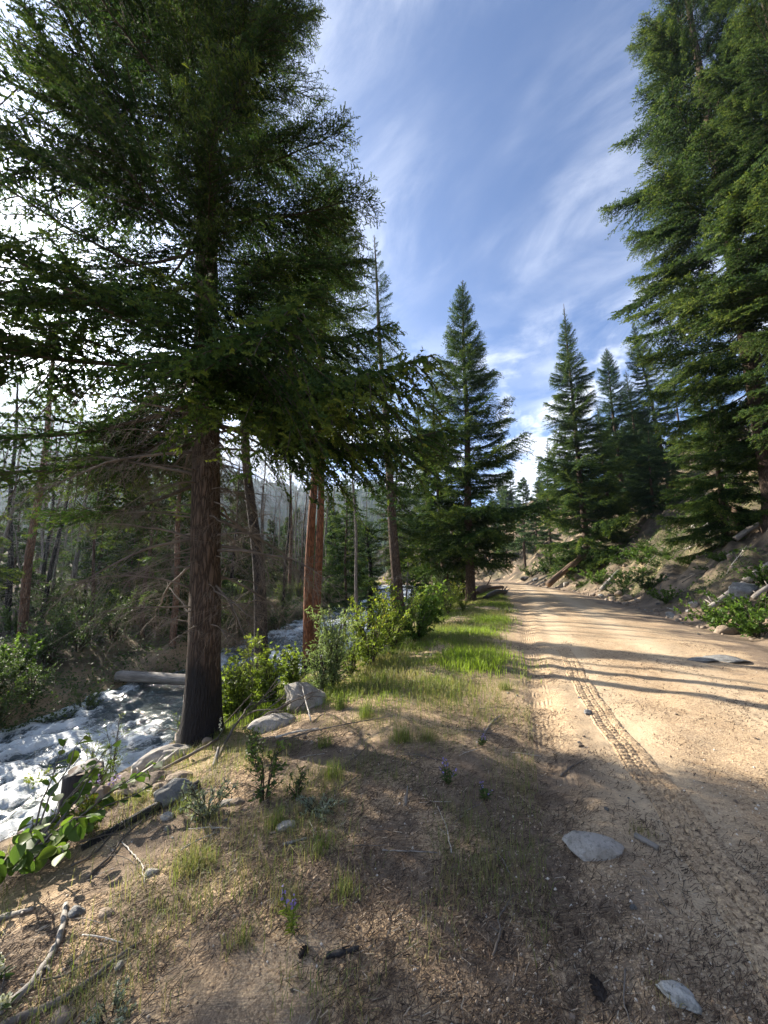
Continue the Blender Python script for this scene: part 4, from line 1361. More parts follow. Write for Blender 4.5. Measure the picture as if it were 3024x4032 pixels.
stone('large pale granite boulder on the bank in front of the reddish trunks', (-1.122, 5.689), (0.52, 0.42, 0.40), ROCK_PALE, 0.2, 0.1, 0.20, 501, 4, 8, name='boulder', cat='boulder')
stone('long low pale boulder just downhill of the large pale boulder', (-1.363, 5.071), (0.50, 0.30, 0.20), ROCK_PALE, 0.5, 0.0, 0.35, 502, 4, name='boulder', cat='boulder')
stone('blue grey wedge of stone above the dark fallen log', (-1.710, 3.445), (0.27, 0.19, 0.19), ROCK_GREY, 0.6, 0.25, 0.25, 503, 4)
stone('upright rounded tan stone beside the burnt stump', (-2.573, 3.805), (0.22, 0.20, 0.25), ROCK_TAN, 0.4, 0.3, 0.22, 504, 4, 4)
stone('angular grey tan stone left of the upright rounded tan stone', (-2.852, 3.899), (0.22, 0.17, 0.16), ROCK_TAN, -0.3, 0.1, 0.25, 505)
stone('grey rounded stone half hidden by the broad leaved shrub', (-2.831, 3.535), (0.22, 0.19, 0.17), ROCK_GREY, 0.1, 0.0, 0.25, 506)
stone('dark stone under the shrub at the left edge of the bank', (-5.980, 6.999), (0.30, 0.24, 0.20), ROCK_DARK, 0.4, 0.0, 0.3, 507)
stone('pinkish flat stone just above the blue grey wedge', (-1.865, 3.844), (0.22, 0.16, 0.12), ROCK_TAN, 0.1, 0.0, 0.3, 508)
stone('small pinkish stone left of the pinkish flat stone', (-1.980, 3.768), (0.17, 0.13, 0.09), ROCK_TAN, 0.9, 0.0, 0.3, 509)
stone('big pale slab lying behind the white driftwood log', (-2.486, 4.701), (0.55, 0.26, 0.24), ROCK_PALE, 0.75, 0.1, 0.3, 510, 4)
stone('tan slab tilted in front of the white driftwood log', (-2.206, 3.960), (0.40, 0.22, 0.16), ROCK_TAN, 0.8, 0.15, 0.35, 511)
stone('small reddish stone at the foot of the big fir', (-2.066, 4.835), (0.12, 0.10, 0.11), ROCK_TAN, 0.0, 0.0, 0.25, 512)
stone('grey boulder in the pile of sticks behind the big fir', (-2.095, 6.113), (0.50, 0.40, 0.36), ROCK_GREY, 0.3, 0.1, 0.3, 513, name='boulder', cat='boulder')
stone('flat pale granite slab sunk in the sand at the verge', (1.207, 2.481), (0.30, 0.20, 0.11), ROCK_PALE, -0.25, 0.0, 0.44, 514, 4, 8)
stone('speckled white stone lying on the sand at the lower right', (1.093, 1.689), (0.115, 0.070, 0.055), ROCK_SPECK, -0.75, 0.1, 0.22, 515, 4)
stone('wide grey slab flush in the road, right of a smaller slab', (6.149, 7.196), (0.62, 0.50, 0.10), ROCK_GREY, 0.1, 0.0, 0.30, 516)
stone('smaller grey slab flush in the road, left of the wide slab', (5.610, 7.102), (0.42, 0.40, 0.06), ROCK_GREY, 0.3, 0.0, 0.3, 517)
stone('small blue grey stone lying alone on the near road', (2.285, 4.601), (0.095, 0.085, 0.05), ROCK_GREY, 0.0, 0.0, 0.2, 518)
stone('largest tan stone of the cluster at the right road edge', (13.579, 21.904), (0.56, 0.42, 0.38), ROCK_TAN, 0.2, 0.0, 0.22, 519)
stone('grey brown stone behind the largest tan stone at the road edge', (14.348, 23.973), (0.46, 0.40, 0.36), ROCK_TAN, 0.9, 0.0, 0.22, 520)
stone('little stone left of the tan stone cluster at the road edge', (14.139, 24.656), (0.22, 0.20, 0.24), ROCK_TAN, 0.3, 0.0, 0.2, 521)
stone('little flat stone just right of the largest tan roadside stone', (13.217, 20.547), (0.28, 0.22, 0.14), ROCK_GREY, 0.1, 0.0, 0.25, 522)
stone('pale grey stone at the bank foot left of the slanting grey log', (11.275, 14.323), (0.34, 0.28, 0.26), ROCK_PALE, 0.2, 0.0, 0.25, 523)
stone('big grey boulder with a tan face on the slope above the slanting grey log', (11.369, 12.322), (0.95, 0.70, 0.62), ROCK_GREY, 0.3, 0.15, 0.3, 524, 4, 9, name='boulder', cat='boulder')
stone('small white stone by the bank foot beyond the grey log', (11.040, 14.349), (0.16, 0.12, 0.09), ROCK_PALE, 0.3, 0.0, 0.2, 525)
stone('white flat stone at the road edge beside a pale stick', (11.693, 15.864), (0.22, 0.14, 0.08), ROCK_PALE, 0.1, 0.0, 0.2, 526)
stone('pale stone at the foot of the brown leaning log', (17.393, 37.337), (0.55, 0.45, 0.42), ROCK_PALE, 0.3, 0.0, 0.2, 527)
stone('tan stone right of the pale stone by the brown leaning log', (17.263, 35.024), (0.42, 0.36, 0.32), ROCK_TAN, 0.8, 0.0, 0.2, 528)
stone('rounded dark rock at the inside of the road bend', (20.383, 56.217), (1.3, 1.0, 0.6), ROCK_DARK, 0.3, 0.0, 0.3, 529)
stone('grey rock beside the rounded dark rock at the road bend', (19.450, 49.906), (0.8, 0.7, 0.5), ROCK_GREY, 0.9, 0.0, 0.3, 530)
stone('large jutting rock on the slope below the tallest fir', (18.330, 21.139), (1.5, 1.0, 0.9), ROCK_GREY, 0.3, 0.2, 0.35, 531, 4, 9, name='boulder', cat='boulder')
stone('tan rock right of the large jutting rock on the slope', (19.163, 21.162), (0.9, 0.7, 0.7), ROCK_TAN, 0.6, 0.3, 0.3, 532, name='boulder', cat='boulder')
stone('small white rock on the slope left of the large jutting rock', (19.749, 24.312), (0.42, 0.34, 0.34), ROCK_PALE, 0.6, 0.0, 0.25, 533)
stone('dark wet rock breaking the white water at the left', (-6.643, 9.720), (0.75, 0.5, 0.40), ROCK_DARK, 0.5, 0.0, 0.55, 534, name='boulder', cat='boulder')
stone('dark wet rock by the far shore near the left edge', (-8.199, 9.151), (0.8, 0.55, 0.5), ROCK_DARK, 0.2, 0.0, 0.45, 535, name='boulder', cat='boulder')
stone('dark rock under the log that crosses the creek', (-6.403, 13.004), (0.9, 0.6, 0.5), ROCK_DARK, 0.2, 0.0, 0.3, 536, name='boulder', cat='boulder')
stone('small pale stone on the litter right of the blue grey wedge', (-1.596, 3.167), (0.10, 0.07, 0.05), ROCK_PALE, 0.4, 0.0, 0.3, 537, 2)
stone('whitish flat stone on the litter left of the grass tuft', (-1.361, 2.547), (0.07, 0.05, 0.035), ROCK_PALE, 0.2, 0.0, 0.2, 538, 2)
stone('grey stone with white top below the broad leaved shrub', (-1.603, 2.306), (0.07, 0.06, 0.05), ROCK_GREY, 0.2, 0.0, 0.3, 539)
stone('small orange stone on the dark litter in the lower left', (-1.409, 2.241), (0.085, 0.05, 0.04), ROCK_TAN, -0.4, 0.0, 0.2, 540, 2)
stone('pale chip of stone beside the long bent stick, lower left', (-1.134, 1.925), (0.035, 0.03, 0.03), ROCK_PALE, 0, 0, 0.2, 541, 2)
stone('tan flat stone at the bottom edge, lower left corner', (-1.214, 1.728), (0.085, 0.06, 0.04), ROCK_TAN, 0.3, 0, 0.3, 542, 2)
stone('tiny yellow stone on the sand at the bottom centre', (0.694, 1.695), (0.035, 0.028, 0.022), ROCK_TAN, 0.3, 0, 0.3, 543, 2)
stone('pale stone on the litter near the middle of the bank', (-0.624, 2.756), (0.12, 0.08, 0.05), ROCK_PALE, 0.3, 0, 0.3, 544, 2)
stone('flat pale stone below the leafy seedling on the bank', (-1.188, 3.208), (0.13, 0.07, 0.04), ROCK_PALE, 0.2, 0, 0.25, 545, 2)
stone('flat pink stone right of the flat pale stone on the bank', (-1.108, 3.206), (0.10, 0.06, 0.04), ROCK_TAN, 0.2, 0, 0.25, 546, 2)
stone('grey stone among sticks just right of the fir foot', (-2.114, 5.374), (0.2, 0.16, 0.15), ROCK_GREY, 0.2, 0, 0.25, 547)



def bank_zone(x, y):
    """Where something lies on the cut bank, in words one can check in the photograph."""
    d = float(x - x_right(y)) * 0.96
    up = 'at the bank foot' if d < 1.4 else 'low on the bank' if d < 4 else 'halfway up the bank' if d < 8 else 'high on the bank'
    return up + (' near the right edge' if x / y > 0.86 else ' below the tallest fir' if x / y > 0.72 else ' under the leaning fir' if x / y > 0.62 else ' beside the spired fir')


MODELS = [stone_mesh(560 + i, (1.0, 0.75, 0.6), [ROCK_GREY, ROCK_TAN, ROCK_TAN, ROCK_PALE, ROCK_GREY, ROCK_TAN][i], 2) for i in range(6)]
rR = rng_for(70)


def scatter_stones(n, gen, smin, smax, label, group, sink=0.3, pick=(0, 6)):
    k = 0
    while k < n:
        p = gen()
        if p is None:
            continue
        s = smin * (smax / smin) ** (rR.random() ** 1.6)
        o = link('stone', MODELS[rR.integers(*pick)], loc=(p[0], p[1], gh(p[0], p[1]) + 0.6 * s * (0.5 - sink)), rot=(rR.normal(0, 0.25), rR.normal(0, 0.25), rR.uniform(0, 6.28)), scale=(s, s * rR.uniform(0.75, 1.1), s * rR.uniform(0.7, 1.15)))
        q_ = MODELS.index(o.data)
        lb_ = label
        if group == 'stones on the cut bank':
            lb_ = ('big ' if s > 0.22 else 'small ') + ['grey', 'tan', 'brownish', 'pale', 'dull grey', 'sandy'][q_] + ' stone ' + bank_zone(p[0], p[1])
        tag(o, lb_, 'stone', group)
        k += 1


def on_scree():
    y = rR.uniform(10.5, 46)
    d = rR.uniform(1.2, 14) if rR.random() < 0.75 else rR.uniform(0.2, 1.5)
    return (float(x_right(y)) + d / 0.96, y)


def by_creek():
    y = rR.uniform(2.2, 9.5)
    return (float(x_brink(y)) - rR.uniform(0.5, 3.0), y)


def on_litter():
    y = rR.uniform(1.7, 6.0)
    x = rR.uniform(-2.4, 1.8)
    return (x, y) if abs(x) < 1.1 * y else None


def along_road():
    y = rR.uniform(8, 40)
    return (float(x_right(y)) + rR.normal(0.45, 0.35), y)


scatter_stones(105, on_scree, 0.08, 0.5, 'weathered stone lying loose on the steep cut bank', 'stones on the cut bank')
scatter_stones(34, by_creek, 0.06, 0.28, 'loose stone on the steep bank above the white water', 'stones on the creek bank')
scatter_stones(42, on_litter, 0.018, 0.05, 'little stone lying among fallen needles', 'little stones among the needles')


def on_road():
    y = 1.9 * (14 / 1.9) ** rR.random()
    return (float(x_left(y)) + 0.3 + rR.random() * float(x_right(y) - x_left(y)) * 0.9, y)


scatter_stones(40, on_road, 0.012, 0.05, 'little dark stone lying on the sandy road', 'little stones on the road', 0.2, (0, 2))
scatter_stones(30, along_road, 0.05, 0.22, 'stone fallen from the bank at the right road edge', 'stones along the right road edge')


# the small rubble between the stones of the cut bank
V0, F0 = ICO[1]
n = 500
yy = rR.uniform(9, 46, n)
xx = x_right(yy) + 0.3 + 14 * rR.random(n) ** 1.3
sz = 0.04 * 4.5 ** (rR.random(n) ** 1.7)
VV = V0[None] * (sz[:, None] * rR.uniform(0.5, 1.2, (n, 3)))[:, None] * rR.uniform(0.8, 1.2, (n, len(V0), 1)) + np.stack([xx, yy, height(xx, yy) + 0.2 * sz], -1)[:, None]
tag(link('rubble', new_mesh('rubble', VV.reshape(-1, 3), (np.arange(n)[:, None, None] * len(V0) + F0[None]).reshape(-1, 3), [ROCK_TAN], True)), kind='stuff')


# ------------------------------------------------------------------ logs and sticks
def log(label, p0, p1, r0, r1, mat, seed=0, bend=0.03, stubs=3, sides=14, name='log', cat='log', group=None, rough=0.06):
    """A lying log between two 3-D points, modelled along its own Z."""
    a, b = Vector(p0), Vector(p1)
    L = (b - a).length
    r = rng_for(seed)
    n = max(8, int(L / 0.12))
    n = min(n, 46)
    t = np.linspace(0, 1, n)
    pts = np.stack([bend * L * np.sin(math.pi * t) * r.choice([-1, 1]) + 0.006 * L * np.sin(9 * t + r.uniform(0, 6)), 0.5 * bend * L * np.sin(math.pi * t * 1.6), L * t], -1)
    V, Q, T = tube(pts, r0 + (r1 - r0) * t, sides)
    ns = n * sides
    ang = np.tile(np.arange(sides) * 2 * math.pi / sides, n)
    f = noise3(np.cos(ang) * 2.4, np.sin(ang) * 2.4, np.repeat(pts[:, 2], sides) * 0.9, seed) + 0.5 * noise3(np.cos(ang) * 6, np.sin(ang) * 6, np.repeat(pts[:, 2], sides) * 2, seed + 1)
    V[:ns] += (V[:ns] - np.repeat(pts, sides, 0)) * (f * rough * 2)[:, None]
    s_ = Soup()
    s_.add(V, Q, T)
    for k in range(stubs):
        h = r.uniform(0.15, 0.9)
        c = np.array([np.interp(h, t, pts[:, q]) for q in range(3)])
        an = r.uniform(0, 6.28)
        d = np.array([math.cos(an), math.sin(an), r.uniform(0.2, 0.9)])
        rr_ = (r0 + (r1 - r0) * h)
        l_ = rr_ * r.uniform(1.8, 5)
        s_.tube(np.stack([c, c + d * l_ * 0.6, c + d * l_ + r.normal(0, 0.02, 3)]), [rr_ * 0.32, rr_ * 0.22, rr_ * 0.12], 5)
    o = link(name, s_.mesh(name, [mat]), loc=a)
    o.rotation_euler = (b - a).to_track_quat('Z', 'Y').to_euler()
    return tag(o, label, cat, group)


def lift(p, dz):
    return (p[0], p[1], p[2] + dz)


def ground_pt(p, dz):
    return (p[0], p[1], gh(p[0], p[1]) + dz)


log('thick grey log fallen across the creek behind the big fir', (-8.671, 13.200, -1.779), (-3.982, 12.400, -1.748), 0.17, 0.155, WOOD_GREY, 601, 0.004, 4, 18)
log('thin grey log slanting down the far bank into the water', (-9.274, 10.600, -2.321), (-8.564, 14.000, -2.392), 0.045, 0.105, WOOD_GREY, 602, 0.01, 4)
log('second grey pole lying on the far bank beyond the crossing log', (-10.567, 16.000, -2.824), (-9.453, 17.000, -2.362), 0.06, 0.05, WOOD_GREY, 603)
log('bleached white driftwood log lying down the bank left of the big fir', ground_pt((-2.506, 4.041), 0.05), ground_pt((-2.345, 4.879), 0.05), 0.038, 0.058, WOOD_PALE, 604, 0.015, 5)
log('long dark half charred log lying across the litter to the shrub', ground_pt((-1.555, 3.551), 0.035), ground_pt((-2.073, 2.959), 0.02), 0.036, 0.022, WOOD_CHAR, 605, 0.015, 5)
log('grey pole propped against the bank behind the big fir', (-2.382, 6.900, -0.815), (-2.060, 8.000, -0.732), 0.050, 0.055, WOOD_GREY, 606, 0.01, 2)
log('short grey standing snag with frayed top by the large boulder', ground_pt((-1.667, 5.744), -0.1), (-2.041, 7.100, -0.409), 0.075, 0.035, WOOD_GREY, 607, 0.01, 3, name='snag', cat='snag')
log('brown leaning log slanting down the bank at the road bend', (14.236, 34.000, 0.465), (18.669, 36.000, 3.242), 0.26, 0.22, WOOD_BROWN, 608, 0.01, 3)
log('pale broken log leaning at the road edge left of the tan stones', ground_pt((15.090, 27.151), 0.1), lift((17.690, 29.352, 1.479), 0.15), 0.17, 0.13, WOOD_GREY, 609, 0.01, 2)
log('slanting grey log at the foot of the bank below the big grey boulder', ground_pt((10.859, 13.266), 0.08), lift((12.205, 13.247, 1.081), 0.10), 0.10, 0.12, WOOD_GREY, 610, 0.006, 2)
log('grey log continuing up the slope above the big grey boulder', lift((12.371, 13.311, 1.171), 0.12), lift((13.568, 13.537, 1.735), 0.15), 0.13, 0.11, WOOD_GREY, 611, 0.01, 2)
log('thin grey pole on the slope at the right edge near leafy bushes', lift((10.798, 11.489, 0.751), 0.08), lift((11.358, 11.272, 1.237), 0.10), 0.07, 0.06, WOOD_GREY, 612)
log('thin dark log high on the slope beneath the tallest fir', lift((16.211, 17.739, 2.962), 0.12), lift((17.861, 17.511, 4.052), 0.12), 0.12, 0.09, WOOD_GREY, 613)
log('reddish brown stump standing beside the large jutting rock', (17.684, 19.201, 3.725), lift((17.802, 19.132, 3.858), 1.0), 0.22, 0.17, WOOD_BROWN, 614, 0.0, 2, name='stump', cat='stump')
log('dark root mass lying at the left verge beside the tiered fir', ground_pt((6.485, 27.428), 0.12), ground_pt((11.226, 37.583), 0.2), 0.30, 0.22, WOOD_BROWN, 615, 0.03, 7, name='root_mass', cat='log', rough=0.16)
log('black charred log beside the dark root mass at the left verge', ground_pt((5.822, 22.838), 0.1), ground_pt((10.067, 32.453), 0.12), 0.14, 0.18, WOOD_CHAR, 616, 0.03, 5)
log('weathered stick with dark end lying on the sand by the flat slab', ground_pt((1.498, 2.563), 0.012), ground_pt((1.563, 2.459), 0.012), 0.016, 0.014, WOOD_GREY, 617, 0.01, 0, name='stick', cat='stick')
log('small upright whitish splinter of wood among the grass', ground_pt((0.148, 2.928), -0.03), (0.162, 2.930, 0.129), 0.015, 0.004, WOOD_GREY, 618, 0.03, 1, 7, name='splinter', cat='stick')
log('pale leaning splinter of wood near the fir foot', ground_pt((-1.660, 4.084), -0.02), ground_pt((-1.704, 4.276), 0.12), 0.028, 0.012, WOOD_GREY, 619, 0.02, 0, 8, name='splinter', cat='stick')
log('pale peeled stick at the road edge beside the white flat stone', ground_pt((11.932, 16.653), 0.02), ground_pt((11.586, 15.724), 0.02), 0.025, 0.02, WOOD_PALE, 620, 0.0, 1, name='stick', cat='stick')
# burnt stump by the water
sx, sy = (-2.840, 4.120)
st = thing('stump', 'burnt black tree stump at the water edge behind violet flowers', 'stump', (sx - 0.35, sy + 0.35, gh(sx - 0.35, sy + 0.35) - 0.1))
V, Q, T = tube(np.array([(0, 0, -0.3), (0, 0, 0.0), (0.01, 0, 0.12), (0.0, 0.01, 0.30), (0, 0, 0.46), (0, 0, 0.475)]), [0.24, 0.225, 0.19, 0.175, 0.17, 0.15], 28)
ang = np.arctan2(V[:, 1], V[:, 0])
V[:, :2] *= (1 + 0.09 * np.sin(ang * 7 + 1) + 0.05 * np.sin(ang * 13))[:, None]
V[:, 2] += 0.05 * (V[:, 2] > 0.4) * noise2(V[:, 0] * 9, V[:, 1] * 9, 5)
link('body', new_mesh('body', V, [Q, T], [WOOD_CHAR], True), st)
link('cut_face', new_mesh('cut_face', np.vstack([[(0, 0, 0.487)], np.stack([0.145 * np.cos(np.arange(20) * 0.31416), 0.145 * np.sin(np.arange(20) * 0.31416), np.full(20, 0.485)], -1)]), np.array([(0, 1 + i, 1 + (i + 1) % 20) for i in range(20)]), [WOOD_BROWN]), st)


def stick(label, pts, r0, r1, mat, seed=0, twigs=0, group=None, name='stick'):
    """A crooked branch through the given ground points."""
    r = rng_for(seed)
    P = np.array([(p[0], p[1], gh(p[0], p[1]) + (p[2] if len(p) > 2 else 0.012)) for p in pts])
    s = np.linspace(0, 1, len(P))
    n = max(8, 5 * len(P))
    t = np.linspace(0, 1, n)
    C = np.stack([np.interp(t, s, P[:, k]) for k in range(3)], -1)
    for _ in range(2):
        C[1:-1] = (C[:-2] + 2 * C[1:-1] + C[2:]) / 4
    L = np.linalg.norm(P[-1] - P[0])
    C[:, :2] += r.normal(0, 0.006 * L, (n, 2)) * 0.6
    o0 = C[0].copy()
    s_ = Soup()
    s_.tube(C - o0, (r0 + (r1 - r0) * t) * r.uniform(0.85, 1.15, n), 6)
    for k in range(twigs):
        i = r.integers(1, n - 1)
        d = (C[min(i + 1, n - 1)] - C[i - 1])
        d = d / np.linalg.norm(d)
        a = r.choice([-1, 1]) * r.uniform(0.4, 1.1)
        d = np.array([d[0] * math.cos(a) - d[1] * math.sin(a), d[0] * math.sin(a) + d[1] * math.cos(a), r.uniform(0, 0.4)])
        l_ = L * r.uniform(0.08, 0.28)
        rr_ = (r0 + (r1 - r0) * t[i])
        s_.tube(np.stack([C[i] - o0, C[i] - o0 + d * l_ * 0.5 + r.normal(0, 0.01, 3), C[i] - o0 + d * l_]), [rr_ * 0.55, rr_ * 0.4, rr_ * 0.2], 4)
    return tag(link(name, s_.mesh(name, [mat]), loc=o0), label, 'stick', group)


stick('long bent dead branch running to the bottom edge, lower left', [(-1.126, 2.022), (-1.171, 1.959), (-1.207, 1.886), (-1.259, 1.812), (-1.330, 1.783), (-1.394, 1.747), (-1.440, 1.722)], 0.008, 0.016, TWIG, 701, 3)
stick('pale thick dead branch hanging from the broad leaved shrub', [(-1.719, 2.381), (-1.544, 2.116), (-1.495, 1.989), (-1.469, 1.858), (-1.502, 1.788)], 0.014, 0.018, WOOD_GREY, 702, 4)
stick('thin dark branch crossing above the long bent branch', [(-1.182, 1.985), (-1.299, 1.955), (-1.361, 1.902), (-1.477, 1.899)], 0.005, 0.004, TWIG, 703, 2)
stick('thin straw coloured stalk lying near the bent branch tip', [(-1.440, 2.121), (-1.319, 2.081), (-1.200, 2.043)], 0.0035, 0.0025, WOOD_PALE, 704)
stick('thick grey branch entering at the left edge below the shrub', [(-2.096, 2.413), (-1.967, 2.379), (-1.903, 2.394)], 0.016, 0.010, WOOD_GREY, 705, 1)
stick('thin whitish crooked twig on the litter below the charred log', [(-1.781, 2.919), (-1.579, 2.735), (-1.459, 2.622), (-1.346, 2.451)], 0.004, 0.002, WOOD_PALE, 706, 3)
stick('dark crooked branch rising from the charred log, many twigs', [(-1.761, 2.594), (-1.751, 2.742), (-1.796, 2.981), (-1.804, 3.176), (-1.811, 3.334)], 0.008, 0.004, TWIG, 707, 9)
stick('second dark crooked branch above the litter, left of the grass tuft', [(-1.996, 2.757), (-1.909, 2.856), (-1.957, 3.129), (-2.126, 3.447)], 0.007, 0.003, TWIG, 708, 8)
stick('short charred stick lying at the middle bottom', [(-0.242, 1.881), (-0.165, 1.886), (-0.105, 1.899)], 0.013, 0.009, WOOD_CHAR, 709, 1)
stick('grey stick lying across the litter right of the grass tuft', [(-0.600, 2.567), (-0.524, 2.572), (-0.462, 2.593)], 0.010, 0.007, WOOD_GREY, 710)
stick('dark branch with dry needles near the bottom centre', [(0.460, 1.887), (0.524, 1.989), (0.526, 2.047), (0.650, 2.193)], 0.006, 0.003, TWIG, 711, 7)
stick('long thin pale stalk crossing the litter in the middle ground', [(-0.009, 2.472), (0.133, 2.461), (0.303, 2.451)], 0.004, 0.003, WOOD_GREY, 712)
stick('pale twig standing at a slant among the grass', [(0.386, 2.459), (0.391, 2.670), (0.363, 2.885)], 0.004, 0.002, WOOD_PALE, 713, 2)
stick('broken dark twig pile on the road edge above the flat slab', [(1.402, 3.340), (1.530, 3.415), (1.647, 3.444)], 0.009, 0.004, TWIG, 714, 5)
stick('thin arched branch above the driftwood log', [(*(-2.131, 4.495), 0.05), (*(-3.711, 7.281), 0.32), (*(-5.400, 9.812), 0.36), (*(-5.485, 9.344), 0.22)], 0.014, 0.004, TWIG, 715, 6)
stick('long green grey pole lying along the bank below the driftwood', [(*(-2.405, 3.931), 0.04), (*(-2.234, 4.224), 0.06), (*(-1.951, 4.510), 0.08), (*(-1.885, 4.708), 0.08)], 0.018, 0.014, TWIG, 716, 3)
stick('pale curved branch lying left of the large boulder', [(*(-1.164, 4.446), 0.03), (*(-0.945, 4.461), 0.05), (*(-0.715, 4.512), 0.04)], 0.012, 0.006, WOOD_PALE, 717, 2)
stick('long thin branch lying on the grassy brink below the boulder', [(*(-1.087, 4.252), 0.05), (*(-0.728, 4.354), 0.08), (*(-0.348, 4.468), 0.06), (*(0.104, 4.528), 0.05)], 0.008, 0.004, TWIG, 718, 3)
stick('dark straight pole leaning on the bank right of the fir foot', [(*(-1.704, 4.276), 0.02), (*(-1.807, 4.981), 0.10), (*(-1.804, 5.635), 0.25)], 0.016, 0.012, TWIG, 719, 2)
stick('forked bleached branch standing by the large boulder', [(*(-0.861, 4.865), 0.02), (*(-0.999, 5.231), 0.16), (*(-1.107, 5.523), 0.30)], 0.010, 0.005, WOOD_PALE, 720, 3)
stick('short grey branch with fork lying on the sandy patch', [(0.973, 4.039), (1.140, 4.362), (1.311, 4.556)], 0.012, 0.005, WOOD_GREY, 721, 3)
stick('curved stick on the sand near the lower right edge', [(0.978, 1.824), (0.906, 1.722), (0.883, 1.638)], 0.004, 0.002, TWIG, 722, 1)
stick('thin dead branch on the slope beside the white rock', [(*(17.112, 25.621), 0.08), (*(19.114, 27.015), 0.12), (*(19.661, 25.592), 0.10)], 0.03, 0.015, WOOD_GREY, 723, 3)
stick('pale bare branch lying down the slope under the bank firs', [(*(17.448, 22.346), 0.08), (*(17.648, 20.598), 0.12), (*(19.112, 20.706), 0.12)], 0.04, 0.02, WOOD_GREY, 724, 3)
# brush of dead sticks piled behind the big fir's foot
for i in range(14):
    a0 = (-1.909, 5.410)
    x0, y0 = a0[0] + rR.normal(0, 0.22), a0[1] + rR.normal(0, 0.18)
    an = rR.uniform(-0.4, 1.6)
    L_ = rR.uniform(0.35, 0.9)
    stick('dead stick in the brush pile behind the foot of the big fir', [(x0, y0, 0.03), (x0 + 0.5 * L_ * math.cos(an), y0 + 0.5 * L_ * math.sin(an), 0.18), (x0 + L_ * math.cos(an), y0 + L_ * math.sin(an), 0.10 + rR.uniform(0, 0.35))], 0.012, 0.005, TWIG, 730 + i, 3, 'brush pile sticks')
STICKS = []
for i in range(5):
    s_ = Soup()
    r = rng_for(760 + i)
    t = np.linspace(0, 1, 7)
    s_.tube(np.stack([t - 0.5, np.cumsum(r.normal(0, 0.03, 7)), 0.01 + 0.02 * np.sin(3 * t)], -1), np.interp(t, [0, 1], [0.011, 0.005]), 5)
    for k in range(3):
        a = r.uniform(0.2, 0.8)
        s_.tube(np.array([(a - 0.5, 0, 0.01), (a - 0.5 + r.uniform(0.1, 0.2), r.choice([-1, 1]) * r.uniform(0.06, 0.16), 0.04)]), [0.006, 0.003], 4)
    STICKS.append(s_.mesh('stick', [[TWIG, WOOD_GREY, TWIG, WOOD_PALE, TWIG][i]]))
for k in range(110):
    y_ = rR.uniform(1.75, 6.2) if k < 80 else rR.uniform(6, 16)
    x_ = rR.uniform(-2.3, 1.5) if k < 80 else float(x_brink(y_)) + rR.uniform(-1.2, 2.6)
    s = rR.uniform(0.10, 0.45)
    o = link('stick', STICKS[k % 5], loc=(x_, y_, gh(x_, y_) + 0.004), rot=(0, rR.normal(0, 0.06), rR.uniform(0, 6.28)), scale=(s, s, min(s, 0.5)))
    row = 'at the bottom edge' if y_ < 2.1 else 'on the near litter' if y_ < 2.9 else 'midway up the litter' if y_ < 4.2 else 'near the sunlit brink' if y_ < 6.2 else 'on the grassy brink'
    third = 'towards the creek' if x_ < -0.25 * y_ else 'towards the road' if x_ > 0.12 * y_ else 'in the middle'
    tag(o, ('long' if s > 0.32 else 'short') + ' ' + ['brown', 'grey', 'crooked brown', 'bleached', 'dark'][k % 5] + ' fallen stick ' + row + ', ' + third, 'stick', 'fallen sticks on the litter')
for k in range(40):
    y_ = rR.uniform(10, 34)
    x_ = float(x_right(y_)) + rR.uniform(0.3, 8)
    s = rR.uniform(0.5, 2.4)
    sl = math.atan2(gh(x_ + 0.4, y_) - gh(x_ - 0.4, y_), 0.8)
    o = link('stick', STICKS[k % 5], loc=(x_, y_, gh(x_, y_) + 0.03), rot=(0, -sl, rR.normal(0, 0.25)), scale=(s, s, s))
    tag(o, ['brown', 'grey', 'crooked brown', 'bleached', 'dark'][k % 5] + ' dead branch ' + bank_zone(x_, y_), 'stick', 'dead branches on the cut bank')

# ------------------------------------------------------------------ leafy plants
LEAFV = np.array([(0, 0, 0), (0.32, 0.23, 0.05), (0.70, 0.20, 0.03), (1.0, 0, -0.07), (0.70, -0.20, 0.03), (0.32, -0.23, 0.05), (0.5, 0, -0.02)])
LEAFT = np.array([(0, 6, 1), (1, 6, 2), (2, 6, 3), (3, 6, 4), (4, 6, 5), (5, 6, 0)])


LEAFV4 = np.array([(0, 0, 0), (0.45, 0.24, 0.05), (1.0, 0, -0.05), (0.45, -0.24, 0.05)])
LEAFT4 = np.array([(0, 1, 2), (0, 2, 3)])


def leaves_at(pos, dirs, size, tint, r, width=1.0, V0=LEAFV, T0=LEAFT):
    n = len(pos)
    d = dirs / (np.linalg.norm(dirs, axis=1, keepdims=True) + 1e-9)
    up = np.array([0, 0, 1.0]) + r.normal(0, 0.55, (n, 3))
    u = np.cross(up, d)
    u /= np.linalg.norm(u, axis=1, keepdims=True) + 1e-9
    w = np.cross(d, u)
    S = size[:, None, None]
    V = pos[:, None] + S * (V0[None, :, 0:1] * d[:, None] + width * V0[None, :, 1:2] * u[:, None] + V0[None, :, 2:3] * w[:, None])
    T = (np.arange(n)[:, None, None] * len(V0) + T0[None]).reshape(-1, 3)
    return V.reshape(-1, 3), T, np.repeat(tint, len(V0))


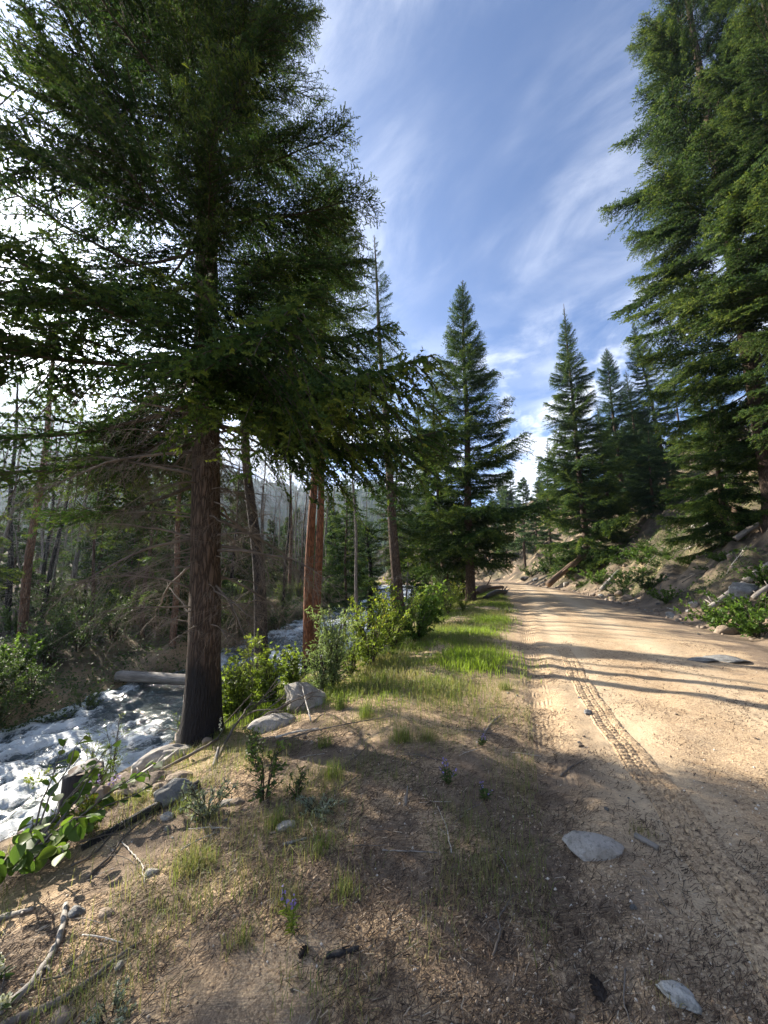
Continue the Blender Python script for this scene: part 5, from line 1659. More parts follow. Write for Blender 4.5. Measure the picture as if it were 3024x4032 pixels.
def shrub_meshes(seed, h=1.0, spread=0.6, stems=9, twigs=7, leaves=900, size=0.05, mat=LEAF_BRIGHT, width=1.0, upright=0.5, tip_bright=0.4):
    """Stems rising from one root and the leaves along their twigs."""
    r = rng_for(seed)
    wood = Soup()
    segs = []
    for k in range(stems):
        a = k * 2.4 + r.normal(0, 0.4)
        out = spread * r.uniform(0.2, 1.0) * (1 if upright < 0.8 else 0.5)
        hh = h * r.uniform(0.6, 1.0)
        t = np.linspace(0, 1, 7)
        P = np.stack([math.cos(a) * (0.06 * spread + out * t ** (0.8 + upright)), math.sin(a) * (0.06 * spread + out * t ** (0.8 + upright)), hh * t ** 0.9], -1) + r.normal(0, 0.015 * h, (7, 3)) * t[:, None]
        wood.tube(P, np.interp(t, [0, 1], [0.010, 0.003]) * (0.18 + 0.85 * h), 4, cap=False)
        for j in range(twigs):
            s = r.uniform(0.06, 1.0)
            b = np.array([np.interp(s, t, P[:, c]) for c in range(3)])
            d = np.array([math.cos(a), math.sin(a), 0.7]) + r.normal(0, 0.65, 3)
            d /= np.linalg.norm(d)
            L = h * r.uniform(0.10, 0.30)
            e = b + d * L
            wood.tube(np.stack([b, b + d * L * 0.5 + r.normal(0, 0.01 * h, 3), e]), [0.004, 0.003, 0.0015], 3, cap=False)
            segs.append((b, e, s))
    q = r.integers(0, len(segs), leaves)
    f = r.uniform(0.0, 1.05, leaves)
    B = np.array([s[0] for s in segs])[q]
    E = np.array([s[1] for s in segs])[q]
    pos = B + (E - B) * f[:, None]
    dirs = (E - B) / (np.linalg.norm(E - B, axis=1, keepdims=True) + 1e-9) * 0.7 + r.normal(0, 0.65, (leaves, 3))
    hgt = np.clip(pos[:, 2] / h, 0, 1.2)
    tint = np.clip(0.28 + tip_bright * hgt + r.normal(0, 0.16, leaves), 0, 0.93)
    V, T, tt = leaves_at(pos, dirs, size * r.uniform(0.6, 1.25, leaves), tint, r, width, *((LEAFV4, LEAFT4) if mat is LEAF_DARK or mat is LEAF_WILLOW else (LEAFV, LEAFT)))
    return wood.mesh('stems', [TWIG_GREEN]), new_mesh('foliage', V, T, [mat], False, tt)


def shrub(name, label, p, meshes, s=1.0, rz=0.0, group=None, sz=1.0, cat='shrub', dz=-0.03):
    o = thing(name, label, cat, (p[0], p[1], gh(p[0], p[1]) + dz), group)
    o.rotation_euler = (0, 0, rz)
    o.scale = (s, s, s * sz)
    link('stems', meshes[0], o)
    tag(link('foliage', meshes[1], o), kind='stuff')
    return o


MAPLE = [shrub_meshes(800 + i, 1.0, 0.42, 10, 10, 1500, 0.060, LEAF_BRIGHT, 1.15, 0.9, 0.55) for i in range(3)]
ALDER = [shrub_meshes(810 + i, 1.5, 0.75, 14, 13, 3900, 0.056, LEAF_BRIGHT, 1.0, 0.6, 0.45) for i in range(2)]
WILLOW = [shrub_meshes(820 + i, 1.7, 0.65, 16, 12, 3200, 0.082, LEAF_WILLOW, 0.6, 0.8, 0.35) for i in range(2)]
BROAD = [shrub_meshes(830 + i, 1.1, 0.65, 12, 10, 2100, 0.078, LEAF_GLOSSY, 1.2, 0.6, 0.4) for i in range(2)]
DARKB = [shrub_meshes(840 + i, 1.6, 0.95, 14, 10, 2100, 0.085, LEAF_DARK, 1.0, 0.5, 0.45) for i in range(3)]
LOW = [shrub_meshes(850 + i, 0.55, 0.7, 14, 8, 1400, 0.062, LEAF_GLOSSY if i == 0 else LEAF_DARK, 1.1, 0.3, 0.4) for i in range(3)]
SEED = [shrub_meshes(860 + i, 0.5, 0.22, 6, 7, 330, 0.036, LEAF_DARK, 1.3, 0.8, 0.5) for i in range(2)]
WAND = [shrub_meshes(870 + i, 1.2, 0.30, 6, 9, 330, 0.055, LEAF_BRIGHT, 0.55, 0.95, 0.3) for i in range(2)]
SAGE = shrub_meshes(880, 0.20, 0.16, 14, 5, 900, 0.026, LEAF_SAGE, 0.6, 0.4, 0.4)

shrub('maple_shrub', 'bright yellow green shrub directly right of the charred fir foot', (-2.209, 5.916), MAPLE[0], 0.95, 0.3)
shrub('maple_shrub', 'tall yellow tipped shrub in front of the blackened trunk', (-2.256, 6.909), MAPLE[1], 1.28, 1.2)
shrub('maple_shrub', 'thin brownish leaved shrub at the foot of the blackened trunk', (-1.744, 6.189), MAPLE[2], 0.95, 2.2)
shrub('maple_shrub', 'yellow green shrub just left of the nearer reddish trunk', (-1.645, 7.252), MAPLE[0], 0.85, 3.4)
shrub('maple_shrub', 'low bright shrub between the fir foot and the grey pole', (-2.039, 5.861), MAPLE[2], 0.7, 4.0)
shrub('willow_shrub', 'tall grey green willow right of the reddish trunks', (-0.824, 6.496), WILLOW[0], 0.78, 0.4)
shrub('willow_shrub', 'narrow grey green willow touching the redder trunk', (-0.982, 6.290), WILLOW[1], 0.56, 1.9)
shrub('alder_shrub', 'largest yellow green bush on the grassy brink, right of the willow', (-0.263, 7.760), ALDER[0], 0.95, 0.2)
shrub('alder_shrub', 'yellow green bush filling the gap between willow and largest bush', (-0.604, 7.184), ALDER[1], 0.64, 1.0)
shrub('alder_shrub', 'yellow green bush behind the largest bush near the thin fir', (0.218, 9.207), ALDER[1], 1.05, 2.4)
shrub('broadleaf_shrub', 'dark glossy leaved bush right of the largest yellow green bush', (0.821, 10.048), BROAD[0], 1.13, 0.4)
shrub('broadleaf_shrub', 'glossy bush farther along the brink before the tiered fir', (1.529, 13.050), BROAD[1], 1.25, 1.6)
shrub('alder_shrub', 'soft green bush on the brink left of the tiered fir trunk', (2.640, 16.282), ALDER[0], 0.86, 3.0)
shrub('alder_shrub', 'low soft bush at the foot of the tiered fir', (3.316, 16.594), ALDER[1], 0.55, 4.1)
shrub('seedling', 'leafy green seedling in the shade right of the stones', (-0.888, 3.157), SEED[0], 0.95, 0.0, cat='plant')
shrub('seedling', 'small leafy seedling right of the larger leafy seedling', (-0.643, 3.106), SEED[1], 0.55, 1.0, cat='plant')
shrub('seedling', 'leafy seedling uphill beside the pale leaning splinter', (-1.230, 3.907), SEED[1], 0.8, 2.0, cat='plant')
shrub('sage_plant', 'pale grey green plant on the litter above the grass tuft', (-1.273, 3.056), SAGE, 1.25, 0.0, cat='plant')
shrub('sage_plant', 'low blue grey sage cushion right of the leafy seedling', (-0.437, 2.882), SAGE, 1.0, 2.0, cat='plant', sz=0.7)
shrub('sage_plant', 'low blue grey sage cushion at the bottom edge, lower left', (-1.011, 1.695), SAGE, 0.7, 1.0, cat='plant', sz=0.7)
wx_, wy2 = (-4.655, 6.806)
shrub('willow_wand', 'slender pale green willow stems rising over the water, left of the stump', (wx_ - 0.45, wy2 + 0.5), WAND[0], 0.85, 0.2)
shrub('willow_wand', 'slender willow stems rising over the water right of the stump', (wx_ - 0.12, wy2 + 0.55), WAND[1], 0.95, 1.4)
shrub('willow_wand', 'thin green stems behind the driftwood log', (-3.563, 7.196), WAND[0], 0.55, 2.0)
shrub('riverside_plant', 'leafy green plant in front of the burnt stump', (-2.846, 4.177), SEED[0], 0.9, 0.4, cat='plant')
shrub('riverside_plant', 'leafy green plant left of the upright rounded stone', (-5.750, 7.458), SEED[1], 0.9, 1.4, cat='plant')
shrub('riverside_plant', 'bright leafy plant on the bank at the left edge', (-6.155, 7.458), SEED[0], 1.0, 2.4, cat='plant')
shrub('riverside_plant', 'yellow green plant between the two tan slabs', (-2.338, 3.859), SEED[1], 0.5, 3.4, cat='plant')
shrub('bank_plant', 'yellow green leafy bush above the broad leaved shrub, left edge', (-6.327, 7.647), MAPLE[1], 0.62, 0.7, cat='plant')
shrub('bank_plant', 'bright green leafy bush between the bank stones and the water', (-5.786, 7.647), MAPLE[2], 0.45, 2.7, cat='plant')
shrub('bank_plant', 'low bright bush just above the dark charred log end', (-2.241, 3.246), MAPLE[0], 0.30, 1.7, cat='plant')
shrub('riverside_plant', 'leafy plant at the water edge below the big fir', (-2.829, 5.906), SEED[0], 0.7, 4.4, cat='plant')
# across the creek
for i, (p, m_, s, lb) in enumerate([((-10.714, 11.800, -1.916), 0, 0.95, 'bright leafed bush on the far bank at the left edge'), ((-11.069, 13.200, -1.907), 1, 1.05, 'dark leafy bush on the far bank right of the bright leafed bush'),
                                    ((-11.029, 14.500, -2.017), 2, 1.25, 'broad dark bush on the far bank behind the slanting log'), ((-10.761, 15.800, -2.255), 0, 1.15, 'dark green bush above the end of the crossing log'),
                                    ((-10.032, 17.500, -2.479), 1, 1.1, 'dark bush behind the crossing log, left of the big fir'), ((-8.778, 17.000, -2.269), 2, 0.9, 'smaller dark bush beside the big fir across the water'),
                                    ((-6.979, 19.000, -2.620), 0, 1.2, 'grey green bush across the water right of the big fir'), ((-5.892, 22.000, -2.437), 1, 1.2, 'dark bush where the creek bends away behind the blackened trunk')]):
    shrub('streamside_bush', lb, (p[0], p[1]), DARKB[m_] if i else BROAD[0], s, i * 1.1)
rB = rng_for(90)
k = 0
while k < 150:
    y_ = rB.uniform(10, 48)
    x_ = float(x_creek(y_)) - 2.9 - 24 * rB.random() ** 1.5
    if x_ < -1.15 * y_ - 1 or (-12 < x_ < -4 and 11.0 < y_ < 15.6):
        continue
    m_ = [DARKB[0], DARKB[1], DARKB[2], ALDER[0], WILLOW[0], BROAD[1]][int(rB.integers(0, 6))]
    sc_ = rB.uniform(0.45, 1.25)
    kind_ = 'grey green willow bush' if m_ is WILLOW[0] else 'yellow green bush' if m_ is ALDER[0] else 'glossy broad leaved bush' if m_ is BROAD[1] else 'dark leafy bush'
    shrub('undergrowth_bush', ('low ' if sc_ < 0.8 else 'tall ') + kind_ + ' ' + zone(x_, y_), (x_, y_), m_, sc_, rB.uniform(0, 6.28), 'bushes in the undergrowth across the creek')
    k += 1
for k in range(34):
    y_ = rB.uniform(17, 55)
    x_ = float(x_creek(y_)) + 2.3 + (float(x_brink(y_)) - float(x_creek(y_)) - 2.2) * rB.random()
    shrub('undergrowth_bush', ['dark leafy bush', 'yellow green bush', 'grey green bush', 'dark spreading bush'][k % 4] + ' this side of the creek ' + zone(x_, y_).split(',')[0], (x_, y_), [DARKB[0], ALDER[1], WILLOW[1], DARKB[2]][k % 4], rB.uniform(0.5, 1.15), rB.uniform(0, 6.28), 'bushes between creek and road')
for k in range(46):      # the far shore itself, overhanging the water
    y_ = rB.uniform(5.5, 24)
    x_ = float(x_creek(y_)) - rB.uniform(2.45, 4.2)
    if 11.3 < y_ < 15.4:
        continue
    shrub('shore_bush', ['dark', 'thick dark', 'spreading dark', 'grey green'][k % 4] + ' bush overhanging the far shore ' + zone(x_, y_).split(',')[0], (x_, y_), [DARKB[0], DARKB[1], DARKB[2], WILLOW[0]][k % 4], rB.uniform(0.35, 0.8), rB.uniform(0, 6.28), 'bushes along the far shore')
# right slope
for p, m_, s, lb in [((9.390, 10.903, -0.035), LOW[0], 1.5, 'glossy yellow green bush at the bank foot near the right edge'), ((9.197, 9.774, 0.024), LOW[0], 1.7, 'glossy leafy bush cut by the right edge at the bank foot'),
                     ((10.291, 11.065, 0.315), LOW[0], 1.4, 'glossy bush below the big grey boulder'), ((10.186, 12.284, 0.034), LOW[1], 0.9, 'small bush at the foot of the slanting grey log'),
                     ((16.769, 30.737, 0.610), LOW[0], 2.4, 'pale leaved bush left of the pale broken log'), ((15.897, 26.030, 0.762), LOW[1], 1.8, 'green bush above the tan roadside stones'),
                     ((13.878, 20.582, 0.626), LOW[2], 1.8, 'low dark bush right of the tan roadside stones'), ((18.869, 28.200, 2.082), LOW[0], 2.6, 'pale leaved bush up the slope under the spired fir'),
                     ((21.067, 50.533, 1.273), LOW[2], 4.2, 'big rounded bush beside the brown leaning log'), ((21.421, 46.590, 2.121), LOW[1], 3.8, 'rounded bush above the brown leaning log'),
                     ((20.393, 54.401, 0.865), LOW[2], 3.0, 'bush behind the rounded dark rock at the bend'), ((11.746, 12.007, 1.241), LOW[0], 1.2, 'small bright bush at the right edge above the thin pole')]:
    shrub('bank_bush', lb, p, m_, s, p[0] * 3)
for k in range(230):
    y_ = rB.uniform(8.5, 40)
    d_ = rB.uniform(1.4, 11.5)
    x_ = float(x_right(y_)) + d_
    if fbm(x_ * 0.3, y_ * 0.3, 79, 3) + 0.5 * rB.normal() < -0.15:
        continue
    q_ = int(rB.integers(0, 3))
    shrub('bank_bush', ['glossy', 'green', 'dark'][q_] + ' low bush ' + bank_zone(x_, y_), (x_, y_), LOW[q_], rB.uniform(0.6, 1.7), rB.uniform(0, 6.28), 'low bushes on the cut bank', rB.uniform(0.5, 0.9), dz=-0.08)

# the broad leaved shrub in the lower left corner: every leaf is a part
bl = thing('broadleaf_shrub', 'shrub with large round leaves in the lower left corner', 'shrub', (*(-2.411, 2.904), 0.0))
bl.location.z = gh(bl.location.x, bl.location.y)
rL = rng_for(95)
stem = Soup()
tips = []
for k in range(30):
    a = rL.uniform(-1.9, 2.3)
    L_ = rL.uniform(0.25, 0.80)
    t = np.linspace(0, 1, 6)
    P = np.stack([math.cos(a) * L_ * t, math.sin(a) * L_ * t, 0.04 + L_ * 0.75 * t ** 0.8 * rL.uniform(0.5, 1.1)], -1) + rL.normal(0, 0.012, (6, 3))
    stem.tube(P, np.interp(t, [0, 1], [0.008, 0.003]), 5)
    for j in range(9):
        tips.append((np.array([np.interp(0.4 + 0.6 * j / 8, t, P[:, c]) for c in range(3)]), a))
link('stems', stem.mesh('stems', [TWIG]), bl)
LEAF_MESH = []
for i in range(5):
    r = rng_for(900 + i)
    u_ = np.linspace(0, 1, 7)
    wdt = 0.36 * np.sin(np.pi * u_ ** 0.85) ** 0.75
    curl = -0.10 * u_ ** 2 * r.uniform(0.3, 1.6)
    VV = np.vstack([np.stack([u_, wdt, 0.10 * wdt / 0.36 + curl], -1), np.stack([u_, 0 * u_, curl], -1), np.stack([u_, -wdt, 0.10 * wdt / 0.36 + curl], -1)])
    QQ = []
    for j in range(6):
        QQ += [(j, 7 + j, 8 + j, j + 1), (7 + j, 14 + j, 15 + j, 8 + j)]
    LEAF_MESH.append(new_mesh('leaf', VV, np.array(QQ), [LEAF_GLOSSY], True, np.full(21, [0.25, 0.45, 0.6, 0.78, 0.9][i])))
for c, a in tips:
    s = rL.uniform(0.055, 0.115)
    az = a + rL.normal(0, 1.0)
    o = link('leaf', LEAF_MESH[rL.integers(0, 5)], bl, loc=c, rot=(rL.normal(0, 0.5), rL.normal(0.1, 0.5), az), scale=(s, s, s))

# ------------------------------------------------------------------ flowers
def flower(name, label, p, h, petals, stems_n, mat, seed, leaf=LEAF_DARK, spread=0.06, psize=0.016, leaves=14, group=None):
    r = rng_for(seed)
    o = thing(name, label, 'flower', (p[0], p[1], gh(p[0], p[1]) - 0.01), group)
    w = Soup()
    PP, DD, LP, LD = [], [], [], []
    for k in range(stems_n):
        a, hh = r.uniform(0, 6.28), h * r.uniform(0.7, 1)
        t = np.linspace(0, 1, 5)
        P = np.stack([math.cos(a) * spread * t, math.sin(a) * spread * t, hh * t], -1)
        w.tube(P, 0.0022, 4, cap=False)
        for j in range(petals):
            s = 0.6 + 0.4 * r.random()
            PP.append(np.array([np.interp(s, t, P[:, c]) for c in range(3)]))
            DD.append(r.normal(0, 1, 3))
        for j in range(leaves):
            s = 0.65 * r.random()
            LP.append(np.array([np.interp(s, t, P[:, c]) for c in range(3)]))
            DD_ = r.normal(0, 1, 3)
            DD_[2] = abs(DD_[2]) * 0.6
            LD.append(DD_)
    link('stems', w.mesh('stems', [leaf]), o)
    V, T, tt = leaves_at(np.array(PP), np.array(DD), r.uniform(0.7, 1.3, len(PP)) * psize, r.uniform(0, 1, len(PP)), r, 1.5)
    tag(link('blossoms', new_mesh('blossoms', V, T, [mat], False, tt), o), kind='stuff')
    V, T, tt = leaves_at(np.array(LP), np.array(LD), r.uniform(0.6, 1.2, len(LP)) * 0.045, r.uniform(0.3, 0.9, len(LP)), r, 0.55)
    tag(link('foliage', new_mesh('foliage', V, T, [leaf], False, tt), o), kind='stuff')
    return o


flower('violet_flower', 'violet flowered stalk with yellow green leaves at the lower centre left', (-0.413, 2.003), 0.20, 9, 3, PETAL, 911, LEAF_BRIGHT)
flower('violet_flower', 'violet flowers among grass left of the flat slab', (0.477, 3.139), 0.17, 8, 4, PETAL, 912)
flower('violet_flower', 'violet flowers on the road verge right of the other violet flowers', (0.702, 2.968), 0.13, 8, 3, PETAL, 913)
flower('violet_flower', 'violet flowers at the sandy verge farther up the road', (0.895, 3.817), 0.16, 9, 4, PETAL, 914)
for i, (p, lb) in enumerate([((-5.738, 7.848), 'violet flowers left of the burnt stump'), ((-4.399, 6.230), 'violet flowers in front of the burnt stump'), ((-2.719, 4.098), 'violet flowers right of the burnt stump front'), ((-5.861, 7.688), 'pale violet flowers nearest the water left of the stump')]):
    flower('violet_flower', lb, p, 0.30, 16, 5, PETAL, 920 + i, LEAF_BRIGHT, 0.12, 0.026)
flower('white_flower', 'single tall stalk with a white flower head at the foot of the big fir', (-1.819, 4.611), 0.32, 26, 1, PETAL_WHITE, 930, LEAF_DARK, 0.10, 0.02, 6)
flower('cream_flower', 'cream flower head at the left edge near the bottom', (-1.658, 1.959), 0.12, 30, 3, PETAL_WHITE, 931, LEAF_DARK, 0.03, 0.014, 8)
flower('cream_flower', 'cream flower head at the left edge, the lowest one', (-1.497, 1.796), 0.10, 30, 3, PETAL_WHITE, 932, LEAF_DARK, 0.03, 0.014, 8)

# ------------------------------------------------------------------ cones
def cone(label, p, L, seed, mat):
    r = rng_for(seed)
    o = thing('pine_cone', label, 'pine cone', (p[0], p[1], gh(p[0], p[1]) + 0.22 * L))
    o.rotation_euler = (R_(86), 0, r.uniform(0, 6.28))
    V, Q, T = tube(np.array([(0, 0, -L / 2), (0, 0, -L * 0.3), (0, 0, 0), (0, 0, L * 0.3), (0, 0, L / 2)]), np.array([0.04, 0.17, 0.19, 0.13, 0.02]) * L, 8)
    link('core', new_mesh('core', V, [Q, T], [mat], True), o)
    sv = np.array([(0, -0.5, 0), (0, 0.5, 0), (0.75, 0.62, 0.28), (1.05, 0, 0.42), (0.75, -0.62, 0.28), (0.6, 0, 0.42)])
    sm = new_mesh('scale', sv, np.array([(0, 1, 5), (1, 2, 5), (2, 3, 5), (3, 4, 5), (4, 0, 5)]), [mat])
    for k in range(46):
        f = (k + 0.5) / 46
        z = L * (f - 0.5) * 0.94
        rad = L * float(np.interp(f, [0, 0.2, 0.5, 0.8, 1], [0.05, 0.16, 0.18, 0.12, 0.02]))
        a = k * 2.399963
        s = L * 0.16 * (1.1 - 0.5 * f)
        link('scale', sm, o, loc=(rad * math.cos(a), rad * math.sin(a), z), rot=(0, 0, a), scale=(s, s, s * 1.4))


CONE_DARK, _nt, _bs = material('cone_scales', 0.7, 0.3)
_bs.inputs['Base Color'].default_value = (0.035, 0.028, 0.024, 1)
CONE_BROWN, _nt, _bs = material('old_cone_scales', 0.8, 0.3)
_bs.inputs['Base Color'].default_value = (0.06, 0.04, 0.028, 1)
cone('open dark pine cone lying on the sand near the bottom right', (0.837, 1.773), 0.085, 941, CONE_DARK)
cone('small brown cone on the sand above the open dark cone', (0.883, 2.028), 0.045, 942, CONE_BROWN)
cone('dark cone lying on the litter at the bottom centre left', (-0.341, 1.890), 0.055, 943, CONE_DARK)
cone('small dark cone at the verge left of the small brown cone', (0.261, 2.142), 0.04, 944, CONE_DARK)

# ------------------------------------------------------------------ grass, ground cover, needle litter, gravel
def blades(name, x, y, length, width, tint, r, lean=0.45):
    n = len(x)
    z = height(x, y) - 0.005
    a = r.uniform(0, 6.28, n)
    l = np.abs(r.normal(0, lean, n))
    ux, uy = np.cos(a), np.sin(a)
    px, py = -uy, ux
    b = np.stack([x, y, z], -1)
    m1 = b + np.stack([ux * l * 0.30 * length, uy * l * 0.30 * length, 0.58 * length], -1)
    tp = b + np.stack([ux * l * length, uy * l * length, length * np.clip(1 - 0.35 * l * l, 0.3, 1)], -1)
    sd = np.stack([px, py, 0 * px], -1) * width[:, None] / 2
    V = np.stack([b - sd, b + sd, m1 + sd * 0.8, m1 - sd * 0.8, tp], 1).reshape(-1, 3)
    i = np.arange(n)[:, None] * 5
    Q = i + np.array([[0, 1, 2, 3]])
    T = i + np.array([[3, 2, 4]])
    return new_mesh(name, V, [Q, T], [GRASS], False, np.repeat(tint, 5))


rG = rng_for(99)


def sample(n, ylo, yhi, off_lo, off_hi, dens, power=1.5):
    """Points between the creek bank and the road, thinned by the density function dens(x, y)."""
    y = ylo * (yhi / ylo) ** (rG.random(n) ** power)
    lo, hi = x_brink(y) + off_lo, x_left(y) + off_hi
    x = lo + (hi - lo) * rG.random(n)
    k = rG.random(n) < dens(x, y)
    return x[k], y[k]


gp = lambda x, y, s=1.0, sd=201: fbm(x * 1.1 * s, y * 1.1 * s, sd, 3)
x, y = sample(170000, 4.2, 40, -1.5, 0.15, lambda x, y: np.clip((0.60 + 0.8 * gp(x, y)) * sstep(4.2, 6.2, y) * sstep(0.0, 0.9, x_left(y) - x + 0.2 * gp(x, y, 3)), 0, 1), 0.85)
d_ = np.hypot(x, y)
tint = np.clip(0.46 + 0.34 * gp(x, y, 0.8, 205) + rG.normal(0, 0.17, len(x)), 0.02, 0.86)
tag(link('verge_grass', blades('verge_grass', x, y, rG.uniform(0.03, 0.17, len(x)) * (1 + 0.35 * gp(x, y)), 0.0030 + 0.00055 * d_, tint, rG, 0.6)), kind='stuff')
# the bright patch
cx0, cy0 = (1.680, 7.213)
x = cx0 + rG.normal(0, 0.34, 6500)
y = cy0 + rG.normal(0, 0.42, 6500)
k = rG.random(6500) < 0.45 + 0.5 * fbm(x * 3, y * 3, 207, 2)
x, y = x[k], y[k]
n_l = len(x)
tag(link('lush_grass', blades('lush_grass', x, y, rG.uniform(0.06, 0.24, n_l), np.full(n_l, 0.0080), np.clip(rG.normal(0.84, 0.13, n_l), 0, 1), rG, 0.6)), kind='stuff')
# sparse dry blades on the foreground litter
x, y = sample(60000, 1.6, 6.2, -1.6, 0.0, lambda x, y: np.clip(0.22 + 0.65 * gp(x, y, 1.6, 211) + 0.3 * sstep(3.5, 5.5, y), 0, 1), 0.95)
tag(link('dry_grass', blades('dry_grass', x, y, rG.uniform(0.03, 0.14, len(x)), np.full(len(x), 0.0028), np.clip(rG.normal(0.36, 0.20, len(x)), 0, 0.8), rG, 0.9)), kind='stuff')
# tufts that stand out
for i, (p, h_, n_, tn, lb) in enumerate([((-1.113, 2.512), 0.15, 240, 0.42, 'bunch of green grass with a dry base alone on the dark litter'), ((-0.709, 2.795), 0.14, 110, 0.45, 'thin grass tuft beside the pale stone on the bank'),
                                         ((-2.439, 3.796), 0.15, 150, 0.30, 'yellowed grass tuft by the upright rounded stone'), ((-2.071, 3.636), 0.13, 140, 0.22, 'straw coloured grass tuft behind the blue grey wedge'),
                                         ((-1.514, 3.225), 0.15, 90, 0.5, 'green grass tuft left of the pale grey green plant'), ((-0.406, 3.364), 0.16, 130, 0.5, 'grass tuft on the shaded sand right of the leafy seedlings'),
                                         ((0.171, 3.972), 0.18, 220, 0.62, 'tall bright grass tuft on the sunny sand'), ((0.423, 3.964), 0.15, 120, 0.5, 'thinner grass tuft right of the tall bright tuft'),
                                         ((-0.585, 4.053), 0.16, 140, 0.55, 'grass tuft on the sunlit brink below the large boulder'), ((-0.628, 1.954), 0.10, 90, 0.35, 'faint dry tuft on the litter at the lower left centre'),
                                         ((-0.469, 2.131), 0.10, 110, 0.34, 'dry grass tuft beside the lower violet flower'), ((-0.196, 2.193), 0.11, 120, 0.28, 'dry brown tuft right of the lower violet flower'),
                                         ((1.640, 5.535), 0.16, 160, 0.5, 'green grass tuft at the verge beside the bright patch'), ((-0.210, 4.713), 0.2, 180, 0.68, 'bright grass clump at the brink right of the boulder'),
                                         ((-0.559, 5.235), 0.22, 180, 0.7, 'taller bright grass clump beside the large boulder'), ((1.068, 1.715), 0.06, 60, 0.05, 'small dead tuft behind the speckled white stone'),
                                         ((1.573, 2.610), 0.06, 70, 0.05, 'small dead tuft behind the weathered stick'), ((-0.375, 2.505), 0.12, 100, 0.4, 'grass tuft in the middle of the shaded litter')]):
    x = p[0] + rG.normal(0, 0.028 + 0.0006 * n_ ** 0.8 * 0.5, n_)
    y = p[1] + rG.normal(0, 0.028 + 0.0006 * n_ ** 0.8 * 0.5, n_)
    me = blades('grass_tuft', x, y, h_ * rG.uniform(0.45, 1.1, n_), np.full(n_, 0.0034), np.clip(rG.normal(tn, 0.13, n_), 0, 0.9), rG, 0.55)
    c0 = Vector((p[0], p[1], gh(p[0], p[1])))
    me.transform(Matrix.Translation(-c0))
    tuft = thing('grass_tuft', lb, 'grass tuft', c0)
    tag(link('blades', me, tuft), kind='stuff')
# leafy ground cover on the verge, the bank and the slope
n = 16000
y = 5.5 * (30 / 5.5) ** (rG.random(n) ** 0.9)
x = x_brink(y) - 1.8 + (x_left(y) - x_brink(y) + 1.5) * rG.random(n)
k = rG.random(n) < np.clip(0.15 + 1.1 * fbm(x * 0.8, y * 0.8, 221, 3) + 0.5 * sstep(0.6, -0.8, x - x_brink(y)), 0, 1) * sstep(0.3, 1.0, x_left(y) - x)
x, y = x[k], y[k]
z = height(x, y) + rG.uniform(0.0, 0.07, len(x))
V, T, tt = leaves_at(np.stack([x, y, z], -1), np.stack([rG.normal(0, 1, len(x)), rG.normal(0, 1, len(x)), rG.normal(0.2, 0.35, len(x))], -1), rG.uniform(0.025, 0.06, len(x)) * (0.8 + 0.03 * y), np.clip(rG.normal(0.5, 0.22, len(x)), 0, 0.93), rG, 1.1, LEAFV4, LEAFT4)
tag(link('ground_cover', new_mesh('ground_cover', V, T, [LEAF_BRIGHT], False, tt)), kind='stuff')
n = 110000
y = 8 + 34 * rG.random(n) ** 1.3
x = x_right(y) + 0.6 + 13 * rG.random(n)
k = rG.random(n) < np.clip(0.30 + 1.1 * fbm(x * 0.3, y * 0.3, 79, 3) + 0.5 * fbm(x * 0.9, y * 0.9, 71, 3), 0, 1) * sstep(0.6, 1.8, x - x_right(y))
x, y = x[k], y[k]
z = height(x, y) + rG.uniform(0.0, 0.16, len(x))
V, T, tt = leaves_at(np.stack([x, y, z], -1), np.stack([rG.normal(0, 1, len(x)), rG.normal(0, 1, len(x)), rG.normal(0.3, 0.5, len(x))], -1), rG.uniform(0.05, 0.12, len(x)), np.clip(rG.normal(0.48, 0.22, len(x)), 0, 0.93), rG, 0.9, LEAFV4, LEAFT4)
tag(link('slope_cover', new_mesh('slope_cover', V, T, [LEAF_DARK], False, tt)), kind='stuff')
n = 85000
y = 5 + 40 * rG.random(n) ** 1.4
x = x_creek(y) - 2.35 - 20 * rG.random(n) ** 1.9
z = height(x, y) + rG.uniform(0.0, 0.28, n)
V, T, tt = leaves_at(np.stack([x, y, z], -1), np.stack([rG.normal(0, 1, n), rG.normal(0, 1, n), rG.normal(0.4, 0.5, n)], -1), rG.uniform(0.05, 0.13, n), np.clip(rG.normal(0.45, 0.22, n), 0, 0.93), rG, 0.9, LEAFV4, LEAFT4)
tag(link('undergrowth', new_mesh('undergrowth', V, T, [LEAF_DARK], False, tt)), kind='stuff')

# fallen needles: thin strips lying on the ground
LITTER, _nt, _bs = material('fallen_needles', 0.85, 0.2)
_at = N(_nt, 'ShaderNodeAttribute', attribute_name='tint')
_nt.links.new(ramp(_nt, _at.outputs['Fac'], [(0.0, (0.035, 0.026, 0.020)), (0.45, (0.12, 0.083, 0.056)), (0.8, (0.26, 0.19, 0.125)), (1.0, (0.46, 0.39, 0.29))]), _bs.inputs['Base Color'])
n = 120000
y = 1.5 * (9.0 / 1.5) ** (rG.random(n) ** 1.15)
x = -1.15 * y + (2.3 * y) * rG.random(n)
k = (x > x_brink(y) - 1.2) & (x < 7.0)
x, y = x[k], y[k]
n = len(x)
dl = x_left(y) - x
fore = 1 - sstep(3.6, 5.4, y + 0.5 * gp(x, y))
clump = fbm(x * 1.7, y * 1.7, 231, 4)
dens = np.where(dl > -0.2, 0.20 + 0.32 * fore, 0.05 + 0.14 * fore) + 0.75 * clump
k = rG.random(n) < np.clip(dens, 0.02, 1)
x, y, clump = x[k], y[k], clump[k]
n = len(x)
a = np.where(rG.random(n) < 0.4, rG.normal(0.6, 0.5, n), rG.uniform(0, 6.28, n))
